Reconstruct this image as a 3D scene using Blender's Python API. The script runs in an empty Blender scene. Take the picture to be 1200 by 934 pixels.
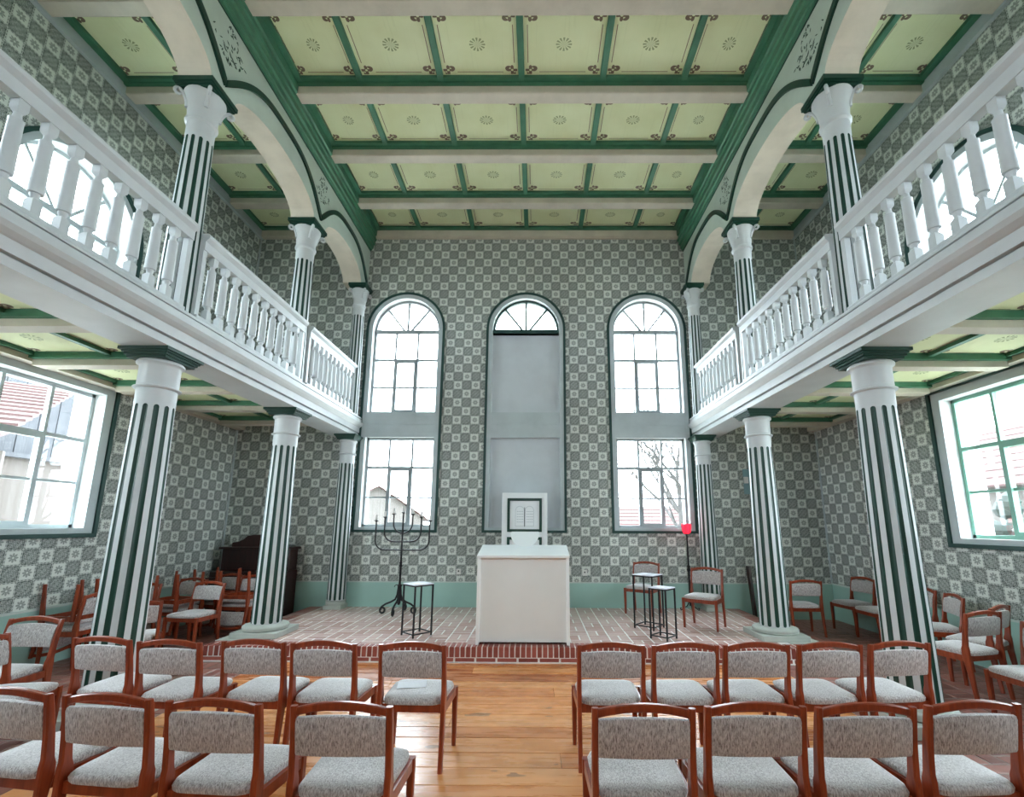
import bpy, math, random
from mathutils import Vector, Matrix
random.seed(7)
PI = math.pi
S = bpy.context.scene
COL = S.collection
# ------------------------------------------------------------------ camera
FPX, PITCH, ROLL, YAW = 539.39, 0.1853, 0.0043, -0.0068
CAM = Vector((0.2221, 0.0, 1.643))
cd = bpy.data.cameras.new('camera')
cam = bpy.data.objects.new('camera', cd)
COL.objects.link(cam)
S.camera = cam
cd.sensor_fit = 'HORIZONTAL'
cd.sensor_width = 36.0
cd.lens = FPX / 1200 * 36.0
cd.shift_x = -25.3445 / 1200
cd.shift_y = 46.142 / 1200
cd.clip_end = 500
_f = Vector((math.sin(YAW) * math.cos(PITCH), math.cos(YAW) * math.cos(PITCH), math.sin(PITCH)))
_r = Vector((math.cos(YAW), -math.sin(YAW), 0))
_u = _r.cross(_f)
_r2 = math.cos(ROLL) * _r + math.sin(ROLL) * _u
_u2 = -math.sin(ROLL) * _r + math.cos(ROLL) * _u
M = Matrix((( _r2.x, _u2.x, -_f.x, CAM.x), (_r2.y, _u2.y, -_f.y, CAM.y), (_r2.z, _u2.z, -_f.z, CAM.z), (0, 0, 0, 1)))
cam.matrix_world = M
# ------------------------------------------------------------------ sky and exposure
w = bpy.data.worlds.new('overcast_sky')
S.world = w
w.use_nodes = True
bg = w.node_tree.nodes['Background']
bg.inputs[0].default_value = (0.86, 0.96, 1.05, 1)
bg.inputs[1].default_value = 7.0
S.view_settings.view_transform = 'Standard'
S.view_settings.look = 'None'
S.view_settings.gamma = 1.0
S.view_settings.use_curve_mapping = False
S.view_settings.exposure = 1.80
S.cycles.max_bounces = 10
S.cycles.diffuse_bounces = 6
S.cycles.transparent_max_bounces = 16
S.cycles.sample_clamp_indirect = 8.0
S.cycles.caustics_reflective = False
S.cycles.caustics_refractive = False

# ------------------------------------------------------------------ helpers
def lin(r, g, b):
    f = lambda c: (c / 255 / 12.92) if c / 255 <= 0.04045 else ((c / 255 + 0.055) / 1.055) ** 2.4
    return (f(r), f(g), f(b), 1)

class X:
    """socket wrapper with operators, so node maths reads like maths"""
    def __init__(s, nt, k): s.nt, s.k = nt, k
    def op(s, o, *a):
        n = s.nt.nodes.new('ShaderNodeMath'); n.operation = o
        for i, q in enumerate((s,) + a):
            if isinstance(q, X): s.nt.links.new(q.k, n.inputs[i])
            else: n.inputs[i].default_value = q
        return X(s.nt, n.outputs[0])
    def __add__(s, o): return s.op('ADD', o)
    def __sub__(s, o): return s.op('SUBTRACT', o)
    def __mul__(s, o): return s.op('MULTIPLY', o)
    def __truediv__(s, o): return s.op('DIVIDE', o)
    def lt(s, o): return s.op('LESS_THAN', o)
    def gt(s, o): return s.op('GREATER_THAN', o)
    def abs(s): return s.op('ABSOLUTE')
    def floor(s): return s.op('FLOOR')
    def mx(s, o): return s.op('MAXIMUM', o)
    def mn(s, o): return s.op('MINIMUM', o)
    def inv(s): return s.op('MULTIPLY_ADD', -1.0, 1.0)

class Mat:
    def __init__(s, name, rough=0.6, spec=0.4):
        s.m = bpy.data.materials.new(name); s.m.use_nodes = True
        s.nt = s.m.node_tree
        s.b = s.nt.nodes['Principled BSDF']
        s.b.inputs['Roughness'].default_value = rough
        s.b.inputs['Specular IOR Level'].default_value = spec
    def node(s, t, **k):
        n = s.nt.nodes.new(t)
        for a, v in k.items(): setattr(n, a, v)
        return n
    def coord(s, kind):
        if kind == 'pos': o = s.node('ShaderNodeNewGeometry').outputs['Position']
        else: o = s.node('ShaderNodeTexCoord').outputs[kind]
        return o
    def sep(s, kind):
        n = s.node('ShaderNodeSeparateXYZ'); s.nt.links.new(s.coord(kind), n.inputs[0])
        return [X(s.nt, o) for o in n.outputs]
    def noise(s, kind, scale, stretch=(1, 1, 1), detail=3, rough=0.55, shift=None):
        mp = s.node('ShaderNodeMapping'); s.nt.links.new(s.coord(kind), mp.inputs[0])
        mp.inputs['Scale'].default_value = stretch
        n = s.node('ShaderNodeTexNoise')
        n.inputs['Scale'].default_value = scale; n.inputs['Detail'].default_value = detail
        n.inputs['Roughness'].default_value = rough
        s.nt.links.new(mp.outputs[0], n.inputs['Vector'])
        return X(s.nt, n.outputs['Fac'])
    def rand(s):
        return X(s.nt, s.node('ShaderNodeObjectInfo').outputs['Random'])
    def ramp(s, fac, stops):
        n = s.node('ShaderNodeValToRGB')
        e = n.color_ramp.elements
        while len(e) < len(stops): e.new(0.5)
        for q, (p, c) in zip(e, stops): q.position = p; q.color = c
        s.nt.links.new(fac.k, n.inputs[0])
        return n.outputs[0]
    def mix(s, fac, a, b):
        n = s.node('ShaderNodeMix', data_type='RGBA')
        if isinstance(fac, X): s.nt.links.new(fac.k, n.inputs[0])
        else: n.inputs[0].default_value = fac
        for i, c in ((6, a), (7, b)):
            if isinstance(c, tuple): n.inputs[i].default_value = c
            else: s.nt.links.new(c, n.inputs[i])
        return n.outputs[2]
    def color(s, c):
        if isinstance(c, tuple): s.b.inputs['Base Color'].default_value = c
        else: s.nt.links.new(c, s.b.inputs['Base Color'])
        return s
    def bump(s, h, strength=0.3, dist=0.01):
        n = s.node('ShaderNodeBump'); n.inputs['Strength'].default_value = strength
        n.inputs['Distance'].default_value = dist
        s.nt.links.new(h.k, n.inputs['Height']); s.nt.links.new(n.outputs[0], s.b.inputs['Normal'])
        return s

def paint(name, c, rough=0.45, var=0.10, scale=3.0):
    m = Mat(name, rough)
    n = m.noise('pos', scale, detail=5)
    d = tuple(v * (1 - 2 * var) for v in c[:3]) + (1,)
    m.color(m.ramp(n, [(0.3, d), (0.62, c)]))
    return m.m

def wallpaper(name, axis, a0, z0, t=0.1751):
    m = Mat(name, 0.75, 0.2)
    p = m.sep('pos')
    u = (p[axis] - a0) / t + 0.5
    v = (p[2] - z0) / t + 0.5
    iu, iv = u.floor(), v.floor()
    par = (iu + iv).op('FLOORED_MODULO', 2.0)          # 0 light tile, 1 dark tile
    fx, fy = u - iu - 0.5, v - iv - 0.5
    ax, ay = fx.abs(), fy.abs()
    mm = ax.mx(ay); s = ax + ay
    r = (fx * fx + fy * fy).op('SQRT')
    th = fy.op('ARCTAN2', fx)
    wave = (th * 8.0).op('COSINE')
    flower = r.lt(wave * 0.05 + 0.255) * r.gt(0.06)
    gaps = (th * 8.0 + PI).op('COSINE').gt(0.55) * r.gt(0.13)
    flower = flower * (gaps * 0.45).inv()
    xe = ax.gt(ay)
    along = fy * xe + fx * xe.inv()                     # coordinate along the nearest tile edge
    dashes = (along * (2 * PI * 4.5)).op('COSINE').gt(-0.25)
    dash = mm.gt(0.435) * mm.lt(0.475) * dashes
    band = mm.gt(0.40)
    light = (flower * 0.58).inv() - band * 0.22 - dash * 0.62
    ring = r.gt(0.30) * r.lt(0.345)
    petal = r.lt((th * 4.0).op('COSINE') * 0.11 + 0.20) * r.gt(0.06)
    scroll = ((fx * 46.0 + (fy * 30.0).op('SINE') * 1.5).op('SINE') * (fy * 46.0 + (fx * 30.0).op('SINE') * 1.5).op('SINE')).gt(0.12)
    nz = m.noise('pos', 80.0, detail=1)
    dark = scroll * 0.34 + 0.22 + petal * 0.10 + ring * 0.12 - dash * 0.40 + (nz - 0.5) * 0.55
    corner = s.gt(0.90)
    dark = dark * corner.inv() + corner * 0.66
    val = light * par.inv() + dark * par
    big = m.noise('pos', 0.8, detail=3)
    lightc = m.ramp(big, [(0.35, lin(206, 210, 204)), (0.7, lin(224, 229, 222))])
    darkc = m.ramp(big, [(0.35, lin(50, 60, 57)), (0.7, lin(66, 80, 74))])
    m.color(m.mix(val.mx(0.0).mn(1.0), darkc, lightc))
    return m.m

def ceiling_panel(name, w, h):
    m = Mat(name, 0.6, 0.25)
    n = m.node('ShaderNodeUVMap'); sp = m.node('ShaderNodeSeparateXYZ'); m.nt.links.new(n.outputs[0], sp.inputs[0])
    u, v = X(m.nt, sp.outputs[0]), X(m.nt, sp.outputs[1])
    dx, dy = (u - 0.5) * w, (v - 0.5) * h
    ax, ay = dx.abs(), dy.abs()
    r = (dx * dx + dy * dy).op('SQRT'); th = dy.op('ARCTAN2', dx)
    rays = (th * 12.0).op('COSINE').gt(-0.1) * r.gt(0.055) * r.lt(0.098)
    sun = rays.mx(r.lt(0.06) * ((th * 12.0).op('COSINE') * 0.5 + 0.5) * 0.55)
    ex, ey = ax.op('MULTIPLY_ADD', -1.0, w / 2), ay.op('MULTIPLY_ADD', -1.0, h / 2)   # distance to the edges
    near = ex.mn(ey)
    line = near.gt(0.050) * near.lt(0.059)
    cs = ex + ey
    cornerbox = ex.lt(0.20) * ey.lt(0.20)
    cd_ = ((ex - 0.085) * (ex - 0.085) + (ey - 0.085) * (ey - 0.085)).op('SQRT')
    ca = (ey - 0.085).op('ARCTAN2', ex - 0.085)
    leaf = cd_.lt((ca * 4.0).op('COSINE') * 0.026 + 0.052) * cd_.gt(0.016)
    tend = cd_.lt((ca * 2.0 + 0.6).op('SINE') * 0.034 + 0.062) * cd_.gt(0.050) * ex.gt(0.04)
    orn = (leaf.mx(tend)) * cornerbox * ex.gt(0.02) * ey.gt(0.02)
    line = line * cornerbox.inv()
    board = m.noise('Object', 3.0, stretch=(9, 0.4, 1), detail=2)
    stain = m.noise('pos', 1.3, detail=4)
    base = m.ramp(stain, [(0.3, lin(214, 218, 172)), (0.7, lin(226, 232, 192))])
    base = m.mix((board.gt(0.62)) * 0.12, base, lin(190, 196, 150))
    c = m.mix(sun * 0.75, base, lin(112, 128, 78))
    c = m.mix(line * 0.9, c, lin(96, 50, 42))
    c = m.mix(orn * 0.85, c, lin(84, 46, 44))
    m.color(c)
    return m.m

def wood(name, c1, c2, rough=0.35, scale=6, stretch=(1, 1, 8), kind='Object', spec=0.5, rnd=0.0):
    m = Mat(name, rough, spec)
    n = m.noise(kind, scale, stretch=stretch, detail=6, rough=0.6)
    if rnd: n = n + (m.rand() - 0.5) * rnd
    m.color(m.ramp(n, [(0.3, c1), (0.68, c2)]))
    return m.m

def fabric(name):
    m = Mat(name, 0.62, 0.6)
    n = m.noise('Object', 110.0, stretch=(1.7, 1.0, 0.36), detail=3, rough=0.75)
    big = m.noise('Object', 6.0, detail=2)
    c = m.ramp(n + (big - 0.5) * 0.12, [(0.30, lin(92, 80, 79)), (0.46, lin(164, 157, 155)), (0.66, lin(212, 208, 206))])
    m.color(c)
    m.b.inputs['Sheen Weight'].default_value = 1.0
    m.b.inputs['Sheen Roughness'].default_value = 0.35
    return m.m

def brickmat(name, c1, c2, rough=0.5):
    m = Mat(name, rough, 0.4)
    n = m.noise('pos', 14.0, detail=4)
    r = m.rand()
    m.color(m.ramp(n * 0.5 + r * 0.6, [(0.15, c1), (0.85, c2)]))
    return m.m

def floorwood(name):
    m = Mat(name, 0.30, 0.7)
    n = m.noise('pos', 2.2, stretch=(0.7, 6, 1), detail=5, rough=0.55)
    r = m.rand()
    c = m.ramp(n * 0.55 + r * 0.40 + 0.05, [(0.28, lin(164, 90, 46)), (0.5, lin(208, 134, 74)), (0.78, lin(230, 168, 110))])
    kn = m.noise('pos', 2.1, stretch=(1.1, 3.4, 1), detail=2)
    c = m.mix((kn.gt(0.665)) * 0.55, c, lin(98, 84, 70))
    wear = m.noise('pos', 1.1, stretch=(0.8, 2.0, 1), detail=5)
    c = m.mix((wear - 0.56).mx(0.0) * 2.4, c, lin(142, 108, 84))
    m.color(c)
    rr = m.ramp(n, [(0.3, (0.20, 0.20, 0.20, 1)), (0.7, (0.36, 0.36, 0.36, 1))])
    m.nt.links.new(rr, m.b.inputs['Roughness'])
    return m.m

def glassmat():
    m = Mat('window_glass')
    nt = m.nt
    tr = m.node('ShaderNodeBsdfTransparent'); gl = m.node('ShaderNodeBsdfGlossy')
    tr.inputs[0].default_value = (0.95, 0.97, 0.97, 1); gl.inputs['Roughness'].default_value = 0.02
    lw = m.node('ShaderNodeLayerWeight'); lw.inputs[0].default_value = 0.5
    fr = X(nt, lw.outputs['Facing']).op('POWER', 5.0) * 0.7 + 0.03
    mx = m.node('ShaderNodeMixShader')
    nt.links.new(fr.k, mx.inputs[0]); nt.links.new(tr.outputs[0], mx.inputs[1]); nt.links.new(gl.outputs[0], mx.inputs[2])
    nt.links.new(mx.outputs[0], nt.nodes['Material Output'].inputs[0])
    return m.m

WHITE = paint('white_paint', lin(196, 201, 202), 0.42, 0.05)
PALE = paint('pale_green_white_paint', lin(186, 200, 190), 0.5, 0.05)
BEAM = paint('beige_beam_paint', lin(208, 200, 184), 0.6, 0.08)
DKGREEN = paint('dark_green_paint', lin(20, 60, 48), 0.42, 0.12)
GREEN = paint('green_trim_paint', lin(66, 122, 94), 0.45, 0.12, 5)
FRAMEGREEN = paint('window_green_paint', lin(36, 70, 64), 0.45, 0.1)
GREYTRIM = paint('grey_trim_paint', lin(184, 194, 196), 0.55, 0.06)
BLIND = paint('grey_blind_plaster', lin(200, 206, 210), 0.8, 0.08, 1.2)
WAINSCOT = paint('sage_wainscot_paint', lin(160, 196, 186), 0.5, 0.06, 1.0)
CAPLINE = paint('wainscot_cap_paint', lin(196, 208, 202), 0.5, 0.04)
WINWHITE = paint('window_white_paint', lin(222, 226, 226), 0.4, 0.03)
LECTERN = paint('lectern_white_lacquer', lin(234, 238, 238), 0.4, 0.02)
LECTERN_P = paint('lectern_panel_cream', lin(224, 227, 225), 0.5, 0.02)
CEMENT = paint('cement_grey', lin(178, 184, 176), 0.7, 0.08, 5)
MORTAR = paint('light_mortar', lin(232, 228, 224), 0.8, 0.08, 8)
MORTAR_D = paint('dusty_mortar', lin(150, 134, 126), 0.8, 0.08, 8)
PLASTER = paint('cream_plaster', lin(226, 222, 212), 0.8, 0.05)
PANEL = ceiling_panel('painted_ceiling_panel', 1.0, 0.95)
PANEL_PLAIN = paint('pale_green_panel_paint', lin(208, 222, 176), 0.6, 0.06)
WALL_BACK = wallpaper('stencilled_wallpaper_end', 0, -3.0754, 0.8127)
WALL_R = wallpaper('stencilled_wallpaper_right', 1, 6.48, 1.2345)
WALL_L = wallpaper('stencilled_wallpaper_left', 1, 5.204, 1.2515)
CHAIRWOOD = wood('red_brown_beech', lin(112, 42, 20), lin(156, 68, 36), 0.30, 5, (6, 6, 1))
FABRIC = fabric('grey_flecked_upholstery')
FLOORWOOD = floorwood('waxed_pine_boards')
BRICK = brickmat('red_brick', lin(112, 50, 42), lin(164, 92, 80))
PAVER = brickmat('pale_red_paver', lin(184, 146, 138), lin(216, 188, 180), 0.22)
PAVER_D = brickmat('dark_red_paver', lin(104, 58, 50), lin(158, 104, 92), 0.34)
IRON = Mat('black_iron', 0.45, 0.5).color(lin(22, 22, 24)).m
IRON.node_tree.nodes['Principled BSDF'].inputs['Metallic'].default_value = 0.3
CANDLE = Mat('white_candle', 0.5).color(lin(232, 230, 224)).m
TOPWHITE = Mat('white_tabletop', 0.25, 0.5).color(lin(228, 232, 244)).m
DARKWOOD = wood('dark_mahogany', lin(30, 10, 8), lin(52, 20, 16), 0.35, 4, (5, 5, 1))
PAPER = Mat('white_paper', 0.8).color(lin(236, 238, 244)).m
PLASTIC = Mat('white_plastic', 0.4).color(lin(220, 220, 214)).m
BLUEGREY = Mat('blue_grey_patch', 0.7).color(lin(128, 160, 166)).m
WINBAR = paint('window_bar_grey_paint', lin(150, 158, 160), 0.4, 0.03)
GLASS = glassmat()
RED = Mat('red_lamp_glass', 0.2, 0.5).color((0.75, 0.01, 0.03, 1))
RED.b.inputs['Emission Color'].default_value = (0.95, 0.02, 0.05, 1)
RED.b.inputs['Emission Strength'].default_value = 0.55
RED = RED.m
ROOFTILE = brickmat('weathered_red_roof_tile', (0.044, 0.021, 0.019, 1), (0.060, 0.031, 0.028, 1), 0.8)
OLDBOARD = wood('weathered_boards', (0.020, 0.022, 0.026, 1), (0.042, 0.044, 0.049, 1), 0.8, 3, (8, 8, 0.6), 'pos')
EXTBRICK = brickmat('old_brick_wall', (0.055, 0.046, 0.040, 1), (0.078, 0.067, 0.060, 1), 0.85)
BOUNCE_GROUND = paint('pale_bounce_ground', lin(196, 192, 182), 0.9, 0.1, 1.5)  # outdoor ground made pale on purpose, bounces daylight up to the ceiling
BARK = paint('bark', (0.045, 0.042, 0.040, 1), 0.9, 0.15, 8)
LEAF = paint('hedge_green', (0.026, 0.036, 0.030, 1), 0.8, 0.3, 6)
HOUSEWALL = paint('house_render', (0.075, 0.068, 0.062, 1), 0.9, 0.05)
DARKGLASS = Mat('dark_pane', 0.15, 0.5).color(lin(60, 66, 74)).m

# ------------------------------------------------------------------ mesh builder
class MB:
    def __init__(s): s.v, s.f, s.m, s.uv = [], [], [], None
    def add(s, vs, fs, m=0):
        o = len(s.v); s.v += [tuple(q) for q in vs]
        for f in fs: s.f.append(tuple(i + o for i in f)); s.m.append(m)
        return s
    def box(s, x0, x1, y0, y1, z0, z1, m=0):
        vs = [(x, y, z) for z in (z0, z1) for y in (y0, y1) for x in (x0, x1)]
        return s.add(vs, [(0, 2, 3, 1), (4, 5, 7, 6), (0, 1, 5, 4), (2, 6, 7, 3), (0, 4, 6, 2), (1, 3, 7, 5)], m)
    def cbox(s, x0, x1, y0, y1, z0, z1, c=0.005, m=0):
        """chamfered box"""
        lo, hi = (x0, y0, z0), (x1, y1, z1)
        vs, idx = [], {}
        for a in (0, 1):
            for b in (0, 1):
                for d in (0, 1):
                    k = (a, b, d)
                    full = [hi[i] if k[i] else lo[i] for i in range(3)]
                    ins = [full[i] + (-c if k[i] else c) for i in range(3)]
                    for ax in range(3):
                        p = ins[:]; p[ax] = full[ax]
                        idx[(k, ax)] = len(vs); vs.append(tuple(p))
        fs = []
        for ax in range(3):
            o1, o2 = [i for i in range(3) if i != ax]
            for side in (0, 1):
                q = []
                for (p1, p2) in ((0, 0), (1, 0), (1, 1), (0, 1)):
                    k = [0, 0, 0]; k[ax] = side; k[o1] = p1; k[o2] = p2
                    q.append(idx[(tuple(k), ax)])
                fs.append(tuple(q))
            for p1 in (0, 1):
                for p2 in (0, 1):
                    k0 = [0, 0, 0]; k0[o1] = p1; k0[o2] = p2; k1 = k0[:]; k1[ax] = 1
                    k0, k1 = tuple(k0), tuple(k1)
                    fs.append((idx[(k0, o1)], idx[(k0, o2)], idx[(k1, o2)], idx[(k1, o1)]))
        for a in (0, 1):
            for b in (0, 1):
                for d in (0, 1):
                    fs.append(tuple(idx[((a, b, d), ax)] for ax in range(3)))
        return s.add(vs, fs, m)
    def lathe(s, prof, n=20, c=(0, 0, 0), m=0, caps=True, sq=False):
        vs = []
        for r, z in prof:
            for i in range(n):
                a = 2 * PI * i / n + (PI / 4 if sq else 0)
                vs.append((c[0] + r * math.cos(a), c[1] + r * math.sin(a), c[2] + z))
        fs = []
        for k in range(len(prof) - 1):
            for i in range(n):
                j = (i + 1) % n
                fs.append((k * n + i, k * n + j, k * n + n + j, k * n + n + i))
        if caps:
            fs.append(tuple(range(n))[::-1]); fs.append(tuple((len(prof) - 1) * n + i for i in range(n)))
        return s.add(vs, fs, m)
    def loft(s, rings, m=0, caps=True):
        n = len(rings[0]); vs = [p for r in rings for p in r]; fs = []
        for k in range(len(rings) - 1):
            for i in range(n):
                j = (i + 1) % n
                fs.append((k * n + i, k * n + j, k * n + n + j, k * n + n + i))
        if caps:
            fs.append(tuple(range(n))[::-1]); fs.append(tuple((len(rings) - 1) * n + i for i in range(n)))
        return s.add(vs, fs, m)
    def tube(s, pts, r, n=8, m=0):
        pts = [Vector(p) for p in pts]; rings = []
        up = None
        for i, p in enumerate(pts):
            d = (pts[min(i + 1, len(pts) - 1)] - pts[max(i - 1, 0)]).normalized()
            if up is None:
                up = Vector((0, 0, 1)) if abs(d.z) < 0.9 else Vector((1, 0, 0))
            a = d.cross(up)
            if a.length < 1e-4: a = d.cross(Vector((0, 1, 0)))
            a.normalize(); b = a.cross(d).normalized(); up = b
            rr = r[i] if isinstance(r, (list, tuple)) else r
            rings.append([p + a * rr * math.cos(2 * PI * k / n) + b * rr * math.sin(2 * PI * k / n) for k in range(n)])
        return s.loft(rings, m)
    def sweep(s, prof, y0, y1, m=0):
        """profile of (x,z) swept along y"""
        return s.loft([[(x, y0, z) for x, z in prof], [(x, y1, z) for x, z in prof]], m)
    def build(s, name, mats, parent=None, smooth=False, loc=None):
        me = bpy.data.meshes.new(name)
        me.from_pydata(s.v, [], s.f)
        if not isinstance(mats, (list, tuple)): mats = [mats]
        for q in mats: me.materials.append(q)
        if len(mats) > 1: me.polygons.foreach_set('material_index', s.m)
        import bmesh
        bm = bmesh.new(); bm.from_mesh(me)
        bmesh.ops.recalc_face_normals(bm, faces=bm.faces)
        bm.to_mesh(me); bm.free()
        if smooth:
            me.polygons.foreach_set('use_smooth', [True] * len(me.polygons))
            me.set_sharp_from_angle(angle=math.radians(38))
        return link(name, me, parent, loc)

def link(name, me, parent=None, loc=None, rot=None):
    o = bpy.data.objects.new(name, me); COL.objects.link(o)
    if parent: o.parent = parent
    if loc: o.location = loc
    if rot: o.rotation_euler = rot
    return o
def thing(name, label, cat, loc=(0, 0, 0), rotz=0, group=None):
    o = link(name, None, None, loc); o.empty_display_size = 0.1
    o.rotation_euler = (0, 0, rotz)
    return tag(o, label, cat, group)
def tag(o, label, cat, group=None, kind=None):
    o['label'] = label; o['category'] = cat
    if group: o['group'] = group
    if kind: o['kind'] = kind
    return o
def struct(o, label, cat='structure'):
    o['label'] = label; o['kind'] = 'structure'; o['category'] = cat
    return o
def copy_tree(root, loc, rot, label, group=None):
    r = root.copy(); COL.objects.link(r); r.location = loc; r.rotation_euler = rot
    r['label'] = label
    if group: r['group'] = group
    for ch in list(root.children):
        c = ch.copy(); COL.objects.link(c); c.parent = r
        for g in list(ch.children):
            d = g.copy(); COL.objects.link(d); d.parent = c
    return r

# ------------------------------------------------------------------ dimensions
XW, YB, YR = 5.554, 8.664, -3.2            # side walls, end wall, wall behind the camera
ZC = 7.67                                  # painted ceiling boards
TH = 0.42                                  # wall thickness
COLY = [-0.32, 1.97, 4.26, 6.546]          # free-standing columns
XC = 3.42
ZG = 3.65                                  # gallery floor
ZPL = 0.18                                 # platform height

# ------------------------------------------------------------------ walls with openings
def opening_curve(o, n=18):
    """(a, ztop) samples over an opening, o = (centre, half, zb, zs, arched)"""
    c, h, zb, zs, arch = o
    if not arch: return [(c - h, zs), (c + h, zs)]
    return [(c - h * math.cos(PI * i / n), zs + h * math.sin(PI * i / n)) for i in range(n + 1)]
def wall(name, mat, axis, plane, out, a0, a1, z0, z1, ops, label):
    """axis 0: wall runs along x at y=plane; axis 1: along y at x=plane; out = outward thickness (signed)"""
    mb = MB()
    P = (lambda a, d, z: (a, plane + d, z)) if axis == 0 else (lambda a, d, z: (plane + d, a, z))
    def quad(p): mb.add(p, [(0, 1, 2, 3)])
    spans = sorted({round(o[0] - o[1], 5): 0 for o in ops})
    groups = {}
    for o in ops: groups.setdefault((round(o[0] - o[1], 5), round(o[0] + o[1], 5)), []).append(o)
    cur = a0
    for d in (0, out):
        cur = a0
        for (l, r) in sorted(groups):
            quad([P(cur, d, z0), P(l, d, z0), P(l, d, z1), P(cur, d, z1)])
            st = sorted(groups[(l, r)], key=lambda o: o[2])
            low = [(l, z0), (r, z0)]
            for o in st:
                quad([P(l, d, low[0][1]), P(r, d, low[-1][1]), P(r, d, o[2]), P(l, d, o[2])]) if len(low) == 2 else fill(mb, P, d, low, o[2])
                low = opening_curve(o)
            fill(mb, P, d, low, z1)
            cur = r
        quad([P(cur, d, z0), P(a1, d, z0), P(a1, d, z1), P(cur, d, z1)])
    o = mb.build(name, mat)
    struct(o, label, 'wall')
    # reveals
    rb = MB()
    for op in ops:
        cv = opening_curve(op)
        path = [(op[0] - op[1], op[2])] + cv + [(op[0] + op[1], op[2]), (op[0] - op[1], op[2])]
        for (p, q) in zip(path, path[1:]):
            rb.add([P(p[0], 0, p[1]), P(q[0], 0, q[1]), P(q[0], out, q[1]), P(p[0], out, p[1])], [(0, 1, 2, 3)])
    rb.build('window_reveal', WINWHITE, o)
    return o
def fill(mb, P, d, low, z):
    for (p, q) in zip(low, low[1:]):
        mb.add([P(p[0], d, p[1]), P(q[0], d, q[1]), P(q[0], d, z), P(p[0], d, z)], [(0, 1, 2, 3)])

WX, WH, ZS = 2.404, 0.665, 5.48
end_ops = [(-WX, WH, 1.58, 3.28, False), (-WX, WH, 3.76, ZS, True), (0.0, WH, 1.58, 3.28, False), (0.0, WH, 3.76, 5.39, False), (0.0, WH, 5.44, ZS, True),
           (WX, WH, 1.58, 3.28, False), (WX, WH, 3.76, ZS, True)]
wall('wall_back', WALL_BACK, 0, YB, TH, -XW, XW, -0.1, 7.9, end_ops, 'end wall covered in grey stencilled tile-pattern wallpaper with tall arched windows')
SWY = [5.13, 2.3]                     # side window centres
left_ops = [(y, 0.80, 1.55, 3.32, False) for y in SWY] + [(y, 0.62, 4.35, 5.5, True) for y in ()]
def side_ops(zb, zt): return [(y, 0.80, zb, zt, False) for y in SWY] + [(y, 0.80, 4.30, 5.44, True) for y in SWY]
wall('wall_left', WALL_L, 1, -XW, -TH, YR, YB, -0.1, 7.9, side_ops(1.57, 3.32), 'left wall with grey stencilled tile-pattern wallpaper, barn seen through its window')
wall('wall_right', WALL_R, 1, XW, TH, YR, YB, -0.1, 7.9, side_ops(1.49, 3.27), 'right wall with grey stencilled tile-pattern wallpaper and a large green-barred window')
rear_ops = [(0.0, 0.8, 4.3, 5.6, True)]
wall('wall_front', WALL_BACK, 0, YR, -TH, -XW, XW, -0.1, 7.9, rear_ops, 'entrance wall behind the viewer with one arched window')

# ------------------------------------------------------------------ windows
def arch_band(mb, P, c, zb, zs, r0, r1, d0, d1, arched=True, n=22, m=0, zb2=None):
    """moulding following an (arched) opening between half widths r0<r1; closed at the bottom"""
    def path(r, b):
        if arched: top = [(c - r * math.cos(PI * i / n), zs + r * math.sin(PI * i / n)) for i in range(n + 1)]
        else: top = [(c - r, zs + (r - r0)), (c + r, zs + (r - r0))]
        return [(c - r, b)] + top + [(c + r, b)]
    if zb2 is None: zb2 = zb - (r1 - r0)
    a, b = path(r0, zb), path(r1, zb2)
    rings = []
    for (p, q) in zip(a, b):
        rings.append([P(p[0], d0, p[1]), P(p[0], d1, p[1]), P(q[0], d1, q[1]), P(q[0], d0, q[1])])
    rings.append(rings[0])
    mb.loft(rings, m, caps=False)
def bar(mb, P, a0, a1, z0, z1, d0, d1, m=0):
    vs = [P(a, d, z) for z in (z0, z1) for d in (d0, d1) for a in (a0, a1)]
    mb.add(vs, [(0, 2, 3, 1), (4, 5, 7, 6), (0, 1, 5, 4), (2, 6, 7, 3), (0, 4, 6, 2), (1, 3, 7, 5)], m)
def panes(P, rects, parent, dep):
    for (a0, a1, z0, z1) in rects:
        b = MB(); bar(b, P, a0, a1, z0, z1, dep, dep + 0.006); b.build('pane', GLASS, parent)
def fan_pane(P, c, zs, r, a0, a1, parent, dep, n=6):
    b = MB(); ring0 = [P(c, dep, zs)] + [P(c + r * math.cos(a0 + (a1 - a0) * i / n), dep, zs + r * math.sin(a0 + (a1 - a0) * i / n)) for i in range(n + 1)]
    b.loft([ring0, [tuple(Vector(p) + (Vector(P(0, 0.006, 0)) - Vector(P(0, 0, 0)))) for p in ring0]])
    b.build('pane', GLASS, parent)
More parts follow.
